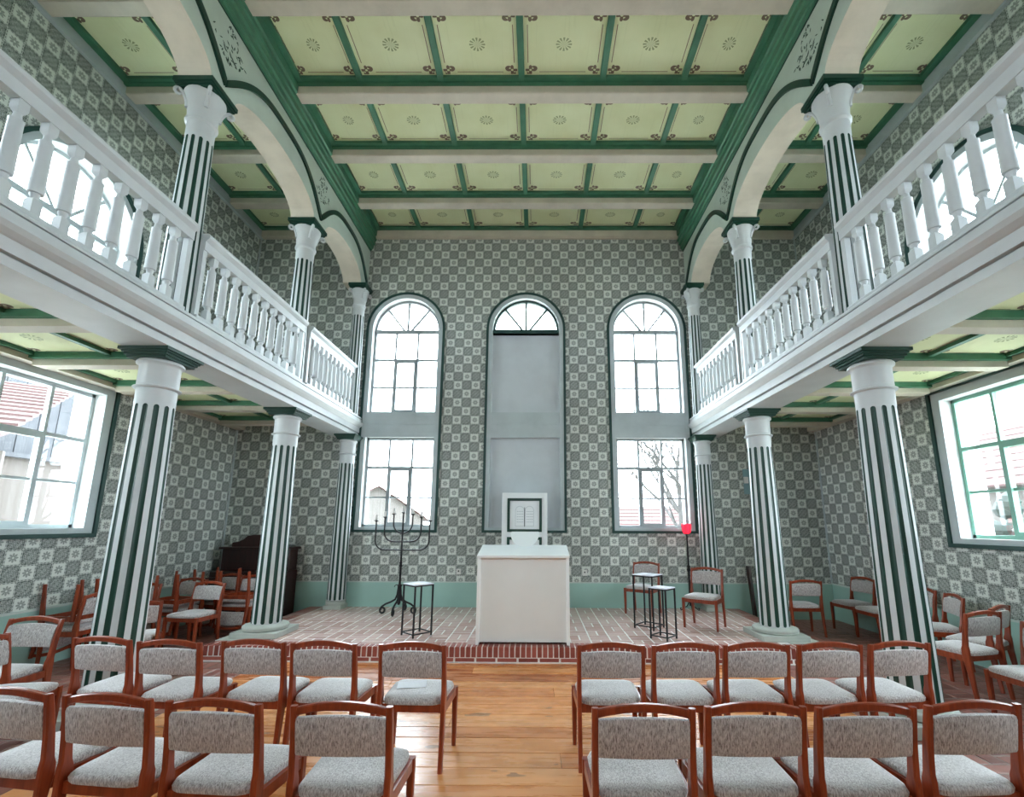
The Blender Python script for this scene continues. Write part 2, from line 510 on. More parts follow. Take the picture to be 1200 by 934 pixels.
def fan(P, c, zs, r, parent, dep, mat, glaze=True):
    b = MB()
    arch_band(b, P, c, zs, zs, r - 0.045, r, dep - 0.03, dep + 0.03, zb2=zs)
    bar(b, P, c - r, c + r, zs - 0.03, zs + 0.03, dep - 0.035, dep + 0.035)
    b.build('fanlight_frame', mat, parent)
    for a in (PI * 0.27, PI / 2, PI * 0.73):
        b = MB()
        p0 = Vector((c + 0.12 * r * math.cos(a), zs)); p1 = Vector((c + r * math.cos(a), zs + r * math.sin(a)))
        dd = (p1 - p0).normalized(); nn = Vector((-dd.y, dd.x)) * 0.019
        pts = [p0 + nn, p1 + nn, p1 - nn, p0 - nn]
        b.loft([[P(q.x, dep - 0.02, q.y) for q in pts], [P(q.x, dep + 0.02, q.y) for q in pts]])
        b.build('glazing_bar', mat, parent)
    for i, (a0, a1) in enumerate(((0, .27), (.27, .5), (.5, .73), (.73, 1))):
        fan_pane(P, c, zs + 0.02, r - 0.03, PI * a0, PI * a1, parent, dep)
def casement_grid(P, c, h, z0, z1, zmid, zthin, parent, dep, mat):
    """three columns; thick transom at zmid, thin bar at zthin; middle casement below the transom"""
    b = MB(); e = 0.045
    bar(b, P, c - h, c - h + e, z0, z1, dep - .03, dep + .03); bar(b, P, c + h - e, c + h, z0, z1, dep - .03, dep + .03)
    bar(b, P, c - h, c + h, z0, z0 + e, dep - .03, dep + .03); bar(b, P, c - h, c + h, z1 - e, z1, dep - .03, dep + .03)
    b.build('window_frame', mat, parent)
    t = h * 2 / 3
    v1, v2 = c - h + t * 1.0, c + h - t * 1.0
    b = MB(); bar(b, P, c - h + e, c + h - e, zmid - .022, zmid + .022, dep - .032, dep + .032); b.build('transom', mat, parent)
    for v in (v1, v2):
        b = MB(); bar(b, P, v - .018, v + .018, z0 + e, z1 - e, dep - .026, dep + .026); b.build('glazing_bar', mat, parent)
    b = MB()
    for (p, q, r, s_) in ((v1 + .018, v1 + .055, z0 + e, zmid - .022), (v2 - .055, v2 - .018, z0 + e, zmid - .022), (v1 + .055, v2 - .055, z0 + e, z0 + e + .04), (v1 + .055, v2 - .055, zmid - .06, zmid - .022)):
        bar(b, P, p, q, r, s_, dep - .045, dep + .02)
    b.build('casement', mat, parent)
    for (p, q) in ((c - h + e, v1 - .018), (v1 + .055, v2 - .055), (v2 + .018, c + h - e)):
        b = MB(); bar(b, P, p, q, zthin - .016, zthin + .016, dep - .018, dep + .018); b.build('glazing_bar', mat, parent)
    rects = []
    for k, (p, q) in enumerate(((c - h + e, v1 - .018), (v1 + .055, v2 - .055), (v2 + .018, c + h - e))):
        pp, qq = ((p, q) if k != 1 else (v1 + .018, v2 - .018))
        rects.append((pp, qq, zmid + .022, z1 - e))
        lo, hi = (z0 + e, zmid - .022) if k != 1 else (z0 + e + .04, zmid - .06)
        rects.append((p, q, lo, zthin - .01)); rects.append((p, q, zthin + .01, hi))
    panes(P, rects, parent, dep)

def end_window(name, c, label, blind=False):
    w_ = struct(link(name, None, None, (0, 0, 0)), label, 'window')
    P = lambda a, d, z: (a, YB + d, z)
    b = MB(); arch_band(b, P, c, 1.53, ZS, 0.742, 0.787, -0.035, 0.0); b.build('green_moulding', FRAMEGREEN, w_)
    b = MB(); arch_band(b, P, c, 1.58, ZS, WH - 0.004, 0.742, -0.018, 0.0); b.build('architrave', GREYTRIM, w_)
    b = MB(); bar(b, P, c - WH, c + WH, 3.27, 3.512, -0.012, 0.0); bar(b, P, c - WH, c + WH, 3.52, 3.765, -0.012, 0.0); bar(b, P, c - WH, c + WH, 3.508, 3.524, -0.004, 0.0)
    b.build('spandrel_panel', GREYTRIM, w_)
    if not blind:
        casement_grid(P, c, WH, 1.58, 3.28, 2.70, 2.13, w_, 0.15, WINBAR)
        casement_grid(P, c, WH, 3.76, ZS, 4.87, 4.30, w_, 0.15, WINBAR)
        fan(P, c, ZS, WH, w_, 0.15, WINBAR)
    else:
        fan(P, c, ZS, WH, w_, 0.12, FRAMEGREEN)
        b = MB(); bar(b, P, c - WH, c + WH, 5.39, 5.45, -0.01, 0.16); b.build('transom', FRAMEGREEN, w_)
        for (z0, z1) in ((3.76, 5.39), (1.58, 3.28)):
            b = MB(); bar(b, P, c - WH, c + WH, z0, z1, 0.10, 0.16); b.build('blind_panel', BLIND, w_)
    return w_
end_window('window_1', -WX, 'tall arched window behind the black candelabrum')
end_window('window_2', 0.0, 'tall arched blind window with glazed fanlight behind the white cabinet', True)
end_window('window_3', WX, 'tall arched window behind the red lamp, bare branches outside')

def side_window(name, sx, c, zb, zt, label, mat):
    w_ = struct(link(name, None, None, (0, 0, 0)), label, 'window')
    P = lambda a, d, z: (sx * (XW + d), a, z)
    b = MB(); arch_band(b, P, c, zb - .065, zt + .105, 0.915, 0.965, -0.045, 0.0, arched=False); b.build('green_moulding', FRAMEGREEN, w_)
    b = MB(); arch_band(b, P, c, zb, zt, 0.796, 0.915, -0.02, 0.0, arched=False, zb2=zb - .07); b.build('architrave', GREYTRIM, w_)
    casement_grid(P, c, 0.80, zb, zt, zb + 1.12, zb + .57, w_, 0.17, mat)
    return w_
SIDEGREEN = paint('pale_green_window_paint', lin(120, 168, 150), 0.4, 0.05)
k = 4
for sx, zb, zt, mat, txt in ((-1, 1.57, 3.32, GREYTRIM, 'left'), (1, 1.49, 3.27, SIDEGREEN, 'right')):
    for i, y in enumerate(SWY):
        lab = ['large grey-barred window in the left wall looking out on the barn', 'large green-barred window in the right wall looking out on a house'][sx > 0] if i == 0 else \
              'lower window in the %s wall, outside the picture, number %d from the end wall' % (txt, i + 1)
        side_window('window_%d' % k, sx, y, zb, zt, lab, mat); k += 1
    for i, y in enumerate(SWY):
        lab = 'arched gallery window in the %s wall seen through the balusters' % txt if i == 0 else 'arched gallery window in the %s wall, outside the picture, number %d' % (txt, i + 1)
        w_ = struct(link('window_%d' % k, None), lab, 'window'); k += 1
        P = lambda a, d, z, sx=sx: (sx * (XW + d), a, z)
        b = MB(); arch_band(b, P, y, 4.25, 5.44, 0.875, 0.925, -0.045, 0); b.build('green_moulding', FRAMEGREEN, w_)
        b = MB(); arch_band(b, P, y, 4.30, 5.44, 0.796, 0.875, -0.02, 0); b.build('architrave', GREYTRIM, w_)
        casement_grid(P, y, 0.80, 4.30, 5.44, 5.10, 4.75, w_, 0.24, GREYTRIM)
        fan(P, y, 5.44, 0.80, w_, 0.24, GREYTRIM)
# light portals in the glazed openings
def portal(loc, rot, sx, sy):
    l = bpy.data.lights.new('sky_portal', 'AREA'); l.shape = 'RECTANGLE'; l.size = sx; l.size_y = sy
    l.cycles.is_portal = True
    o = link('sky_portal', l, None, loc, rot)
for x in (-WX, WX):
    portal((x, YB + .38, 2.43), (-PI / 2, 0, 0), 1.3, 1.7); portal((x, YB + .38, 4.95), (-PI / 2, 0, 0), 1.3, 2.4)
for y in SWY:
    for sx in (-1, 1):
        portal((sx * (XW + .38), y, 2.4), (0, sx * PI / 2, 0), 1.8, 1.6); portal((sx * (XW + .38), y, 5.25), (0, sx * PI / 2, 0), 2.0, 1.6)
for x in (0,): portal((x, YR - .38, 5.35), (PI / 2, 0, 0), 1.6, 2.1)

# wainscot, corner trims
def wains(name, boxes, caps, label):
    b = MB()
    for q in boxes: b.box(*q)
    o = struct(b.build(name, WAINSCOT), label, 'wainscot')
    c = MB()
    for q in caps: c.box(*q)
    c.build('cap_moulding', CAPLINE, o)
wains('baseboard_back', [(-XW, XW, YB - .025, YB, 0, .60)], [(-XW, XW, YB - .032, YB, .60, .617)], 'sage green wainscot along the end wall')
wains('baseboard_left', [(-XW, -XW + .025, YR, YB - .03, 0, .64)], [(-XW, -XW + .035, YR, YB - .03, .64, .665)], 'sage green wainscot along the left wall')
wains('baseboard_right', [(XW - .025, XW, YR, YB - .03, 0, .60)], [(XW - .035, XW, YR, YB - .03, .60, .622)], 'sage green wainscot along the right wall')
for n_, sx, side in ((1, -1, 'left'), (2, 1, 'right')):
    b = MB(); b.box(sx * XW - sx * .022 if sx > 0 else -XW, XW if sx > 0 else -XW + .022, YB - .022, YB, .63, 7.45)
    struct(b.build('trim_%d' % n_, GREYTRIM), 'thin pale corner strip in the far %s corner' % side, 'trim')

# ------------------------------------------------------------------ floors and platform
fl = struct(link('floor', None), 'waxed orange pine board floor of the nave', 'floor')
b = MB(); b.box(-3.9, 3.9, YR, YB, -0.12, -0.02); b.build('subfloor', DARKWOOD, fl)
y = YR; PLANK = {}
i = 0
while y < 5.92:
    wd = [0.21, 0.24, 0.19, 0.26, 0.22][i % 5]
    y1 = min(y + wd, 5.925)
    cut = [0.4, -1.3, 1.6, -0.5, 2.2, -2.0][i % 6]
    for (x0, x1) in ((-3.05, cut), (cut, 3.05)):
        b = MB(); b.cbox(x0 + .001, x1 - .001, y + .003, y1 - .003, -0.02, 0.0, 0.003)
        b.build('plank', FLOORWOOD, fl)
    y = y1; i += 1
def pave(name, x0, x1, y0, y1, ztop, cell, mat, label, kind_cat, key, skip=None, h=0.03, mortar=None):
    """basket-weave pavers; the nearest 300 are single parts, the rest one stuff part"""
    root = struct(link(name, None), label, kind_cat)
    bb = MB(); bb.box(x0, x1, y0, y1, ztop - 0.1, ztop - 0.003); bb.build('mortar_bed', mortar or MORTAR, root)
    g = 0.019; hh = cell / 2
    ms = []
    for hor in (0, 1):
        m_ = MB()
        a, c = (cell - g, hh - g) if hor else (hh - g, cell - g)
        m_.cbox(-a / 2, a / 2, -c / 2, c / 2, -h, 0, 0.003)
        tmp = m_.build('paver', mat); me = tmp.data; bpy.data.objects.remove(tmp); ms.append(me)
    cells = []
    nx, ny = int(round((x1 - x0) / cell)), int(round((y1 - y0) / cell))
    cx, cy = (x1 - x0) / nx, (y1 - y0) / ny
    for i in range(nx):
        for j in range(ny):
            for q in (-1, 1):
                hor = (i + j) % 2
                px = x0 + (i + .5) * cx + (0 if hor else q * cx / 4); py = y0 + (j + .5) * cy + (q * cy / 4 if hor else 0)
                if skip and skip(px, py): continue
                cells.append((key(px, py), px, py, hor))
    cells.sort()
    rest = MB()
    for n, (_, px, py, hor) in enumerate(cells):
        dz = random.uniform(-.0015, .001)
        if n < 300: link('paver', ms[hor], root, (px, py, ztop + dz))
        else:
            a, c = (cell - g, hh - g) if hor else (hh - g, cell - g)
            rest.box(px - a / 2, px + a / 2, py - c / 2, py + c / 2, ztop - h, ztop + dz)
    if rest.v:
        o = rest.build('pavers', mat, root); o['kind'] = 'stuff'
    return root
PX, PY0 = 3.82, 5.93
pad = lambda x, y: abs(x) > 3.40 and y < 6.95
pf = pave('brick_platform', -PX, PX, PY0 + .12, YB - .03, ZPL, 0.265, PAVER, 'low brick platform carrying the white lectern, paved in pale red basket-weave bricks', 'platform', lambda x, y: y, pad)
b = MB(); b.box(-PX + .01, PX - .01, PY0 + .005, YB - .03, -0.02, ZPL - .006); b.build('mortar_core', MORTAR, pf)
# rowlock edge and stretcher course
m_ = MB(); m_.cbox(-.026, .026, 0, .23, 0, .118, .004); t_ = m_.build('edge_brick', BRICK); rowm = t_.data; bpy.data.objects.remove(t_)
m_ = MB(); m_.cbox(-.117, .117, 0, .10, 0, .045, .003); t_ = m_.build('stretcher_brick', BRICK); strm = t_.data; bpy.data.objects.remove(t_)
n = int(2 * PX / 0.066)
for i in range(n):
    link('edge_brick', rowm, pf, (-PX + (i + .5) * 2 * PX / n, PY0 + random.uniform(-.002, .002), ZPL - .118))
n = int(2 * PX / 0.248)
for i in range(n):
    link('stretcher_brick', strm, pf, (-PX + (i + .5) * 2 * PX / n, PY0 + .004, 0.010))
for sx in (-1, 1):
    for j in range(40):
        yy = PY0 + .26 + j * .066
        if yy < YB - .05:
            o = link('edge_brick', rowm, pf, (sx * PX, yy, ZPL - .118), (0, 0, sx * PI / 2))
b = MB()
for sx in (-1, 1):
    b.box(min(sx * 3.42, sx * 3.83), max(sx * 3.42, sx * 3.83), PY0 + .23, 6.94, ZPL - .02, ZPL + .004)
b.build('cement_strip', CEMENT, pf)
b = MB(); b.box(-PX, PX, PY0 - .012, PY0 + .01, 0, .012); b.build('base_fillet', MORTAR, pf)
for sx, nm, side in ((-1, 'floor_left_aisle', 'left'), (1, 'floor_right_aisle', 'right')):
    xa, xb = (3.05, XW)
    x0, x1 = (xa, xb) if sx > 0 else (-xb, -xa)
    pave(nm, x0, x1, YR, YB, 0.0, 0.25, PAVER_D, 'dark red brick-paved floor of the %s aisle' % side, 'floor',
         lambda x, y: abs(y - 5.0) + (5 if y < 3.4 else 0), lambda x, y: abs(x) < PX and y > PY0 - .03, mortar=MORTAR_D)

# ------------------------------------------------------------------ columns
def fluted(z0, z1, r0, r1, zf0, zf1, n=12, depth=0.010, frac=0.25, half=False):
    """shaft mesh with recessed rounded-end flutes: material 0 white, 1 green"""
    mb = MB()
    W = 2 * PI / n * frac
    zs = [z0]
    rad = lambda z: r0 + (r1 - r0) * (((z - z0) / (z1 - z0)) ** 1.4)
    arc = W * r0
    e = [arc * (1 - math.cos(PI / 2 * i / 5)) for i in range(6)]
    zs += [zf0 + q for q in e] + [zf0 + (zf1 - zf0) * q for q in (.25, .5, .75)] + [zf1 - q for q in e[::-1]] + [z1]
    rings = []
    for z in zs:
        R = rad(z)
        d = min(z - zf0, zf1 - z)
        k = 0.0 if d <= 0 else (math.sqrt(max(0, 1 - (1 - min(d / arc, 1)) ** 2)))
        ring = []
        for i in range(n):
            a = 2 * PI * (i + .5) / n
            for (t, dp) in ((-1, 0), (-.55, .8), (0, 1), (.55, .8), (1, 0)):
                ang = a + t * W * k
                rr = R - depth * dp * (1 if k > 0.05 else 0)
                ring.append((rr * math.cos(ang), rr * math.sin(ang), z))
            a2 = 2 * PI * (i + 1) / n
            ring.append((R * math.cos(a2), R * math.sin(a2), z))
        rings.append(ring)
    N = n * 6
    vs = [p for r in rings for p in r]
    for kx in range(len(rings) - 1):
        for i in range(N):
            j = (i + 1) % N
            g = (i % 6) < 4 and zs[kx] >= zf0 - 1e-6 and zs[kx + 1] <= zf1 + 1e-6
            mb.f.append((kx * N + i, kx * N + j, kx * N + N + j, kx * N + N + i)); mb.m.append(1 if g else 0)
    mb.v = vs
    return mb
def lower_column(name, label, h0, sc=1.0, plinth=0.30, torus=0.285):
    """h0: how much lower the top is than on the floor (platform height); origin at base"""
    t = thing(name, label, 'column', group='lower columns')
    top = 3.167 - h0
    zb = 0.145 if h0 else 0.20
    pz = 0.07 if h0 else 0.10
    b = MB(); b.cbox(-plinth, plinth, -plinth, plinth, 0, pz, .006); b.build('plinth', CEMENT, t)
    prof = [(torus * .93, pz), (torus, pz + .012)] + [(torus - .028 + .028 * math.cos(a), pz + .035 + .028 * math.sin(a)) for a in (-.6, 0, .6, 1.2)] + [(torus - .05, pz + .066), (0.21 * sc, zb - .004), (0.195 * sc, zb)]
    b = MB(); b.lathe(prof, 32); b.build('base', CEMENT, t, True)
    zf = 2.735 - h0
    fluted(zb, zf + .01, .186 * sc, .158 * sc, zb + .005, zf - .005).build('shaft', [WHITE, DKGREEN], t, True)
    q = lambda l: [(r * sc, z - h0) for r, z in l]
    b = MB(); b.lathe(q([(.159, 2.74), (.160, 2.885), (.172, 2.888), (.188, 2.895), (.190, 2.905), (.172, 2.916), (.164, 2.92), (.164, 3.11), (.172, 3.122), (.190, 3.134), (.190, 3.152), (.176, 3.167)]), 36)
    b.build('capital', WHITE, t, True)
    b = MB()
    for (hw, a, c) in ((.186, 3.167, 3.192), (.202, 3.192, 3.214), (.216, 3.214, 3.232), (.236, 3.232, 3.262)):
        b.box(-hw * sc, hw * sc, -hw * sc, hw * sc, a - h0, c - h0)
    b.build('abacus', DKGREEN, t)
    return t
def upper_column(name, label, sc=1.0):
    t = thing(name, label, 'column', group='upper columns')
    g = ZG
    fluted(0, 5.66 - g, .152 * sc, .128 * sc, .03, 5.65 - g, depth=.008).build('shaft', [WHITE, DKGREEN], t, True)
    q = lambda l: [(r * sc, z - g) for r, z in l]
    b = MB(); b.lathe(q([(.128, 5.655), (.130, 5.83), (.150, 5.85), (.152, 5.872), (.138, 5.885), (.140, 5.95), (.152, 6.05), (.175, 6.12), (.195, 6.16), (.195, 6.19)]), 28); b.build('bell', WHITE, t, True)
    cp = MB()
    for i in range(4):
        a = PI / 4 + i * PI / 2
        d = Vector((math.cos(a), math.sin(a), 0)); s_ = Vector((-d.y, d.x, 0))
        pts = []; rr = []
        for k_ in range(15):
            u = k_ / 14
            if u < .5:
                v_ = u * 2; ctr = Vector((0, 0, 6.0 - g + .17 * v_)) + d * (.145 + .06 * v_ * v_)
            else:
                v_ = (u - .5) * 2; ang = PI / 2 - v_ * 4.2; q_ = .042 * (1 - .55 * v_)
                ctr = d * (.232 + q_ * math.cos(ang)) + Vector((0, 0, 6.14 - g + q_ * math.sin(ang)))
            pts.append(ctr); rr.append(.022 * (1 - .3 * u))
        cp.tube([(p.x * sc, p.y * sc, p.z) for p in pts], rr, 8)
    cp.build('volutes', WHITE, t, True)
    b = MB()
    for (hw, a, c) in ((.180, 6.185, 6.212), (.194, 6.212, 6.238), (.210, 6.238, 6.29)):
        b.box(-hw * sc, hw * sc, -hw * sc, hw * sc, a - g, c - g)
    b.build('abacus', DKGREEN, t)
    return t
names = {4.26: 'near', 6.546: 'middle', 1.97: 'nearest, outside the picture', -0.32: 'beside the viewer, outside the picture'}
protoF = lower_column('fluted_column', 'x', 0.0); protoP = lower_column('fluted_column', 'x', ZPL)
protoE = lower_column('fluted_column', 'x', ZPL, .84, .155, .168)
protoU = upper_column('gallery_column', 'x'); protoUE = upper_column('gallery_column', 'x', .84)
first = {}
def place(proto, loc, label):
    if id(proto) not in first:
        first[id(proto)] = 1; proto.location = loc; proto['label'] = label; return proto
    return copy_tree(proto, loc, (0, 0, 0), label)
for sx, side in ((-1, 'left'), (1, 'right')):
    for y in (4.26, 6.546, 1.97, -.32):
        on = y > 6
        x = 3.44 if y == 4.26 else XC
        place(protoP if on else protoF, (sx * x, y, ZPL if on else 0),
              {4.26: 'thick white and green striped column under the %s gallery, nearest the viewer', 6.546: 'white and green striped column standing on the %s corner of the brick platform', 1.97: 'striped column under the %s gallery just outside the picture', -.32: 'striped column under the %s gallery beside the viewer'}[y] % side)
        place(protoU, (sx * XC, y, ZG), {4.26: 'striped upper column with scrolled capital on the %s gallery, nearest the viewer', 6.546: 'striped upper column with scrolled capital halfway along the %s gallery', 1.97: 'striped upper column on the %s gallery just outside the picture', -.32: 'striped upper column on the %s gallery beside the viewer'}[y] % side)
    place(protoE, (sx * 3.30, YB - .205, ZPL), 'slim striped column against the end wall under the %s gallery' % side)
    place(protoUE, (sx * 3.30, YB - .205, ZG), 'slim striped upper column against the end wall on the %s gallery' % side)

def panel_mesh(wx, wy):
    me = bpy.data.meshes.new('panel')
    hx, hy = wx / 2, wy / 2
    vs = [(x, y, z) for z in (0, .02) for y in (-hy, hy) for x in (-hx, hx)]
    me.from_pydata(vs, [], [(0, 2, 3, 1), (4, 5, 7, 6), (0, 1, 5, 4), (2, 6, 7, 3), (0, 4, 6, 2), (1, 3, 7, 5)])
    uv = me.uv_layers.new(name='UVMap')
    for lp in me.loops:
        p = me.vertices[lp.vertex_index].co
        uv.data[lp.index].uv = (p.x / wx + .5, p.y / wy + .5)
    me.materials.append(PANEL); return me
low_panel = panel_mesh(.86, .86)
# ------------------------------------------------------------------ galleries
for sx, side in ((-1, 'left'), (1, 'right')):
    g = struct(link('gallery', None), 'white gallery with moulded front along the %s side' % side, 'gallery')
    F = lambda prof: [(sx * x, z) for x, z in prof]
    b = MB(); b.sweep(F([(3.20, 3.262), (3.20, 3.33), (3.20, 3.330), (3.225, 3.331), (3.225, 3.347), (3.18, 3.348), (3.18, 3.44), (3.165, 3.45), (3.135, 3.478), (3.115, 3.512), (3.115, 3.530), (3.175, 3.531), (3.175, 3.545), (3.150, 3.546), (3.150, 3.60), (3.170, 3.601), (3.170, 3.612), (3.150, 3.613), (3.150, 3.628), (3.165, 3.65), (3.64, 3.65), (3.64, 3.262)]), YR, YB - .001)
    b.build('front_beam', WHITE, g)
    b = MB(); b.box(min(sx * 3.64, sx * XW), max(sx * 3.64, sx * XW), YR, YB, 3.53, 3.65); b.build('deck', BEAM, g)
    b = MB(); b.box(min(sx * 5.40, sx * XW), max(sx * 5.40, sx * XW), YR, YB, 3.40, 3.53); b.build('wall_beam', BEAM, g)
    # cross beams, green mouldings and panels below the deck
    ys = [3.82 + 1.03 * k_ for k_ in range(-6, 5)]
    x0, x1 = 3.64, 5.40
    def sb(mb, xa, xb, *r): mb.box(min(sx * xa, sx * xb), max(sx * xa, sx * xb), *r)
    for yb in ys:
        b = MB(); sb(b, x0, x1, yb, yb + .15, 3.36, 3.53); b.build('cross_beam', BEAM, g)
        b = MB(); sb(b, x0, x1, yb - .05, yb, 3.43, 3.525); sb(b, x0, x1, yb + .15, yb + .195, 3.455, 3.525); b.build('green_moulding', GREEN, g)
    for ya, yb in zip(ys, ys[1:]):
        for xm in (x0 + .45, x1 - .45):
            link('panel', low_panel, g, (sx * xm, (ya + .15 + yb) / 2, 3.50))
        for xm in (x0 + .03, x1 - .03, (x0 + x1) / 2):
            b = MB(); sb(b, xm - .03, xm + .03, ya + .195, yb - .045, 3.46, 3.50); b.build('green_batten', GREEN, g)
    # end panel to the wall
    b = MB(); sb(b, x0, x1, ys[-1] + .15, YB, 3.50, 3.53); b.build('panel', PANEL_PLAIN, g)

# railings
def baluster():
    b = MB(); q = .033; r2 = q * 1.41421
    b.lathe([(r2, 0), (r2, .105), (.020, .135)], 4, sq=True)
    b.lathe([(.020, .125), (.028, .15), (.030, .165), (.043, .170), (.045, .185), (.042, .34), (.039, .56), (.041, .575), (.030, .582), (.024, .60), (.022, .625)], 14)
    b.lathe([(.020, .62), (r2 * .95, .65), (r2, .662), (r2, .72)], 4, sq=True)
    t = b.build('baluster', WHITE, None, True); me = t.data; bpy.data.objects.remove(t); return me
BAL = baluster()
bays = [(-.32, 1.97), (1.97, 4.26), (4.26, 6.546), (6.546, YB - .205)]
XR = 3.285
for sx, side in ((-1, 'left'), (1, 'right')):
    for n_, (ya, yb) in enumerate(bays):
        a, c = ya + .075, yb - (.075 if n_ < 3 else .06)
        lab = ['white turned baluster railing of the %s gallery beside the viewer', 'white turned baluster railing of the %s gallery in front of the bright arched window', 'white turned baluster railing of the %s gallery, middle bay', 'white turned baluster railing of the %s gallery, far bay by the end wall'][n_] % side
        t = thing('gallery_railing', lab, 'railing', (sx * XR, (a + c) / 2, ZG), group='gallery railings')
        L = (c - a) / 2
        b = MB(); b.cbox(-.055, .055, -L, L, 0, .075, .006); b.build('bottom_rail', WHITE, t)
        b = MB()
        b.loft([[(x * 1.0, yy, z) for x, z in ((-.04, .795), (.04, .795), (.04, .89), (.056, .905), (.075, .925), (.078, .955), (.06, .978), (-.06, .978), (-.078, .955), (-.075, .925), (-.056, .905), (-.04, .89))] for yy in (-L, L)])
        b.build('top_rail', WHITE, t)
        for e in (-1, 1):
            b = MB(); b.box(-.03, .03, min(e * L, e * (L - .055)), max(e * L, e * (L - .055)), .075, .795); b.build('end_post', WHITE, t)
        m_n = 10
        for i in range(m_n):
            link('baluster', BAL, t, (0, -L + .055 + (i + .72) * (2 * L - .11) / (m_n + .44), .075))

# ------------------------------------------------------------------ arcades above the gallery
ZSP = 6.29
XF, XB_ = 3.24, 3.60
def ell(y, yc, hs, rise, z0):
    t = (y - yc) / hs
    return z0 + rise * math.sqrt(max(0, 1 - t * t)) if abs(t) < 1 else z0
piers = [YR] + COLY + [YB - .205]
for sx, side in ((-1, 'left'), (1, 'right')):
    ar = struct(link('arcade', None), 'arched arcade with green bands and cornice above the %s gallery columns' % side, 'arcade')
    for (ya, yb) in zip(piers, piers[1:]):
        lo = ya + (.185 if ya > YR else 0); hi = yb - (.185 if yb < YB - .3 else .15)
        yc, hs = (lo + hi) / 2, (hi - lo) / 2
        cur = [(lo + (1 - math.cos(PI * i / 28)) * hs, 0) for i in range(29)]
        cur = [(y, ell(y, yc, hs, .36, ZSP)) for y, _ in cur]
        pts = [(ya, ZSP)] + cur + [(yb if yb < YB - .3 else YB, ZSP)]
        b = MB(); s2 = MB()
        for (p, q) in zip(pts, pts[1:]):
            for x in (XF, XB_):
                b.add([(sx * x, p[0], p[1]), (sx * x, q[0], q[1]), (sx * x, q[0], ZC), (sx * x, p[0], ZC)], [(0, 1, 2, 3)])
            s2.add([(sx * XF, p[0], p[1]), (sx * XF, q[0], q[1]), (sx * XB_, q[0], q[1]), (sx * XB_, p[0], p[1])], [(0, 1, 2, 3)])
        b.build('arch_wall', PALE, ar); s2.build('soffit', BEAM, ar)
        # green archivolt band
        ym, hb = (ya + yb) / 2, (yb - ya) / 2 - .01
        if yb > YB - .3: hb += .06; ym += .06
        n = 40; rings = []
        zo = lambda t: 6.475 + .530 * math.cos(PI / 2 * min(abs(t), 1) ** 1.55)
        for i in range(n + 1):
            t = -1 + 2 * i / n
            y0_, z0_ = ym + hb * t, zo(t)
            dz = (zo(t + .01) - zo(t - .01)) / (.02 * hb) if abs(t) < .99 else -math.copysign(1.05, t)
            q = math.hypot(1, dz)
            y1_, z1_ = y0_ + dz / q * .072, z0_ - .072 / q
            if i in (0, n): y1_, z1_ = y0_, z0_ - .095
            y1_ = min(max(y1_, ym - hb), ym + hb)
            rings.append([(sx * XF, y0_, z0_), (sx * (XF - .028), y0_, z0_), (sx * (XF - .028), y1_, z1_), (sx * XF, y1_, z1_)])
        b = MB(); b.loft(rings); b.build('archivolt', DKGREEN, ar)
    # painted leaf ornaments in the spandrels
    for yc in COLY:
        b = MB(); rnd = random.Random(int(yc * 10) + 5)
        for i in range(54):
            v_ = rnd.uniform(-1, 1); u = rnd.uniform(-1, 1) * (1 - abs(v_)) ** .7
            cy, cz = yc + u * .30, 6.90 + v_ * .22 - abs(u) * .03 + .02
            a = rnd.uniform(0, PI); l, w_ = rnd.uniform(.018, .034), rnd.uniform(.006, .011)
            ca, sa = math.cos(a), math.sin(a)
            pt = [(cy + l * ca, cz + l * sa), (cy - w_ * sa, cz + w_ * ca), (cy - l * ca, cz - l * sa), (cy + w_ * sa, cz - w_ * ca)]
            b.loft([[(sx * (XF - .0005), p, q) for p, q in pt], [(sx * (XF - .003), p, q) for p, q in pt]])
        b.build('leaf_ornament', DKGREEN, ar)
    pr = [(XF, 7.215), (XF - .03, 7.22), (XF - .035, 7.25), (XF - .055, 7.26), (XF - .06, 7.33), (XF - .085, 7.345), (XF - .09, 7.42), (XF - .11, 7.435), (XF - .115, 7.49), (XF - .14, 7.50), (XF - .145, 7.63), (XF - .16, 7.64), (XF - .16, ZC), (XF, ZC)]
    b = MB(); b.sweep([(sx * x, z) for x, z in pr], YR, YB); b.build('cornice', GREEN, ar)
    b = MB(); b.box(min(sx * (XF - .012), sx * XF), max(sx * (XF - .012), sx * XF), YR, YB, 7.192, 7.200); b.build('cornice_line', DKGREEN, ar)
    b = MB(); b.sweep([(sx * x, z) for x, z in ((XB_, 7.5), (XB_ + .06, 7.52), (XB_ + .09, ZC), (XB_, ZC))], YR, YB); b.build('aisle_cornice', GREEN, ar)

# ------------------------------------------------------------------ ceiling
ce = struct(link('ceiling', None), 'flat coffered ceiling of pale green painted panels between beige beams and green battens', 'ceiling')
b = MB(); b.box(-XW - .3, XW + .3, YR - .3, YB + .3, ZC + .025, ZC + .20); b.build('boards', PLASTER, ce)
faces = [4.21 - 1.13 * k_ for k_ in range(6, 0, -1)] + [4.21, 5.36, 6.455, 7.58]
BW = .18
for yf in faces:
    b = MB(); b.cbox(-XW, XW, yf, yf + BW, 7.49, ZC + .02, .012); b.build('beam', BEAM, ce)
    b = MB(); b.box(-XW, XW, yf - .10, yf, 7.625, ZC); b.box(-XW, XW, yf - .05, yf, 7.60, 7.625); b.build('green_moulding', GREEN, ce)
    b = MB(); b.box(-XW, XW, yf + BW, yf + BW + .06, 7.625, ZC); b.build('green_moulding', GREEN, ce)
b = MB(); b.box(-XW, XW, 8.575, YB, 7.49, ZC + .02); b.box(-XW, XW, 8.60, YB, 7.47, 7.49); b.build('end_cornice', BEAM, ce)
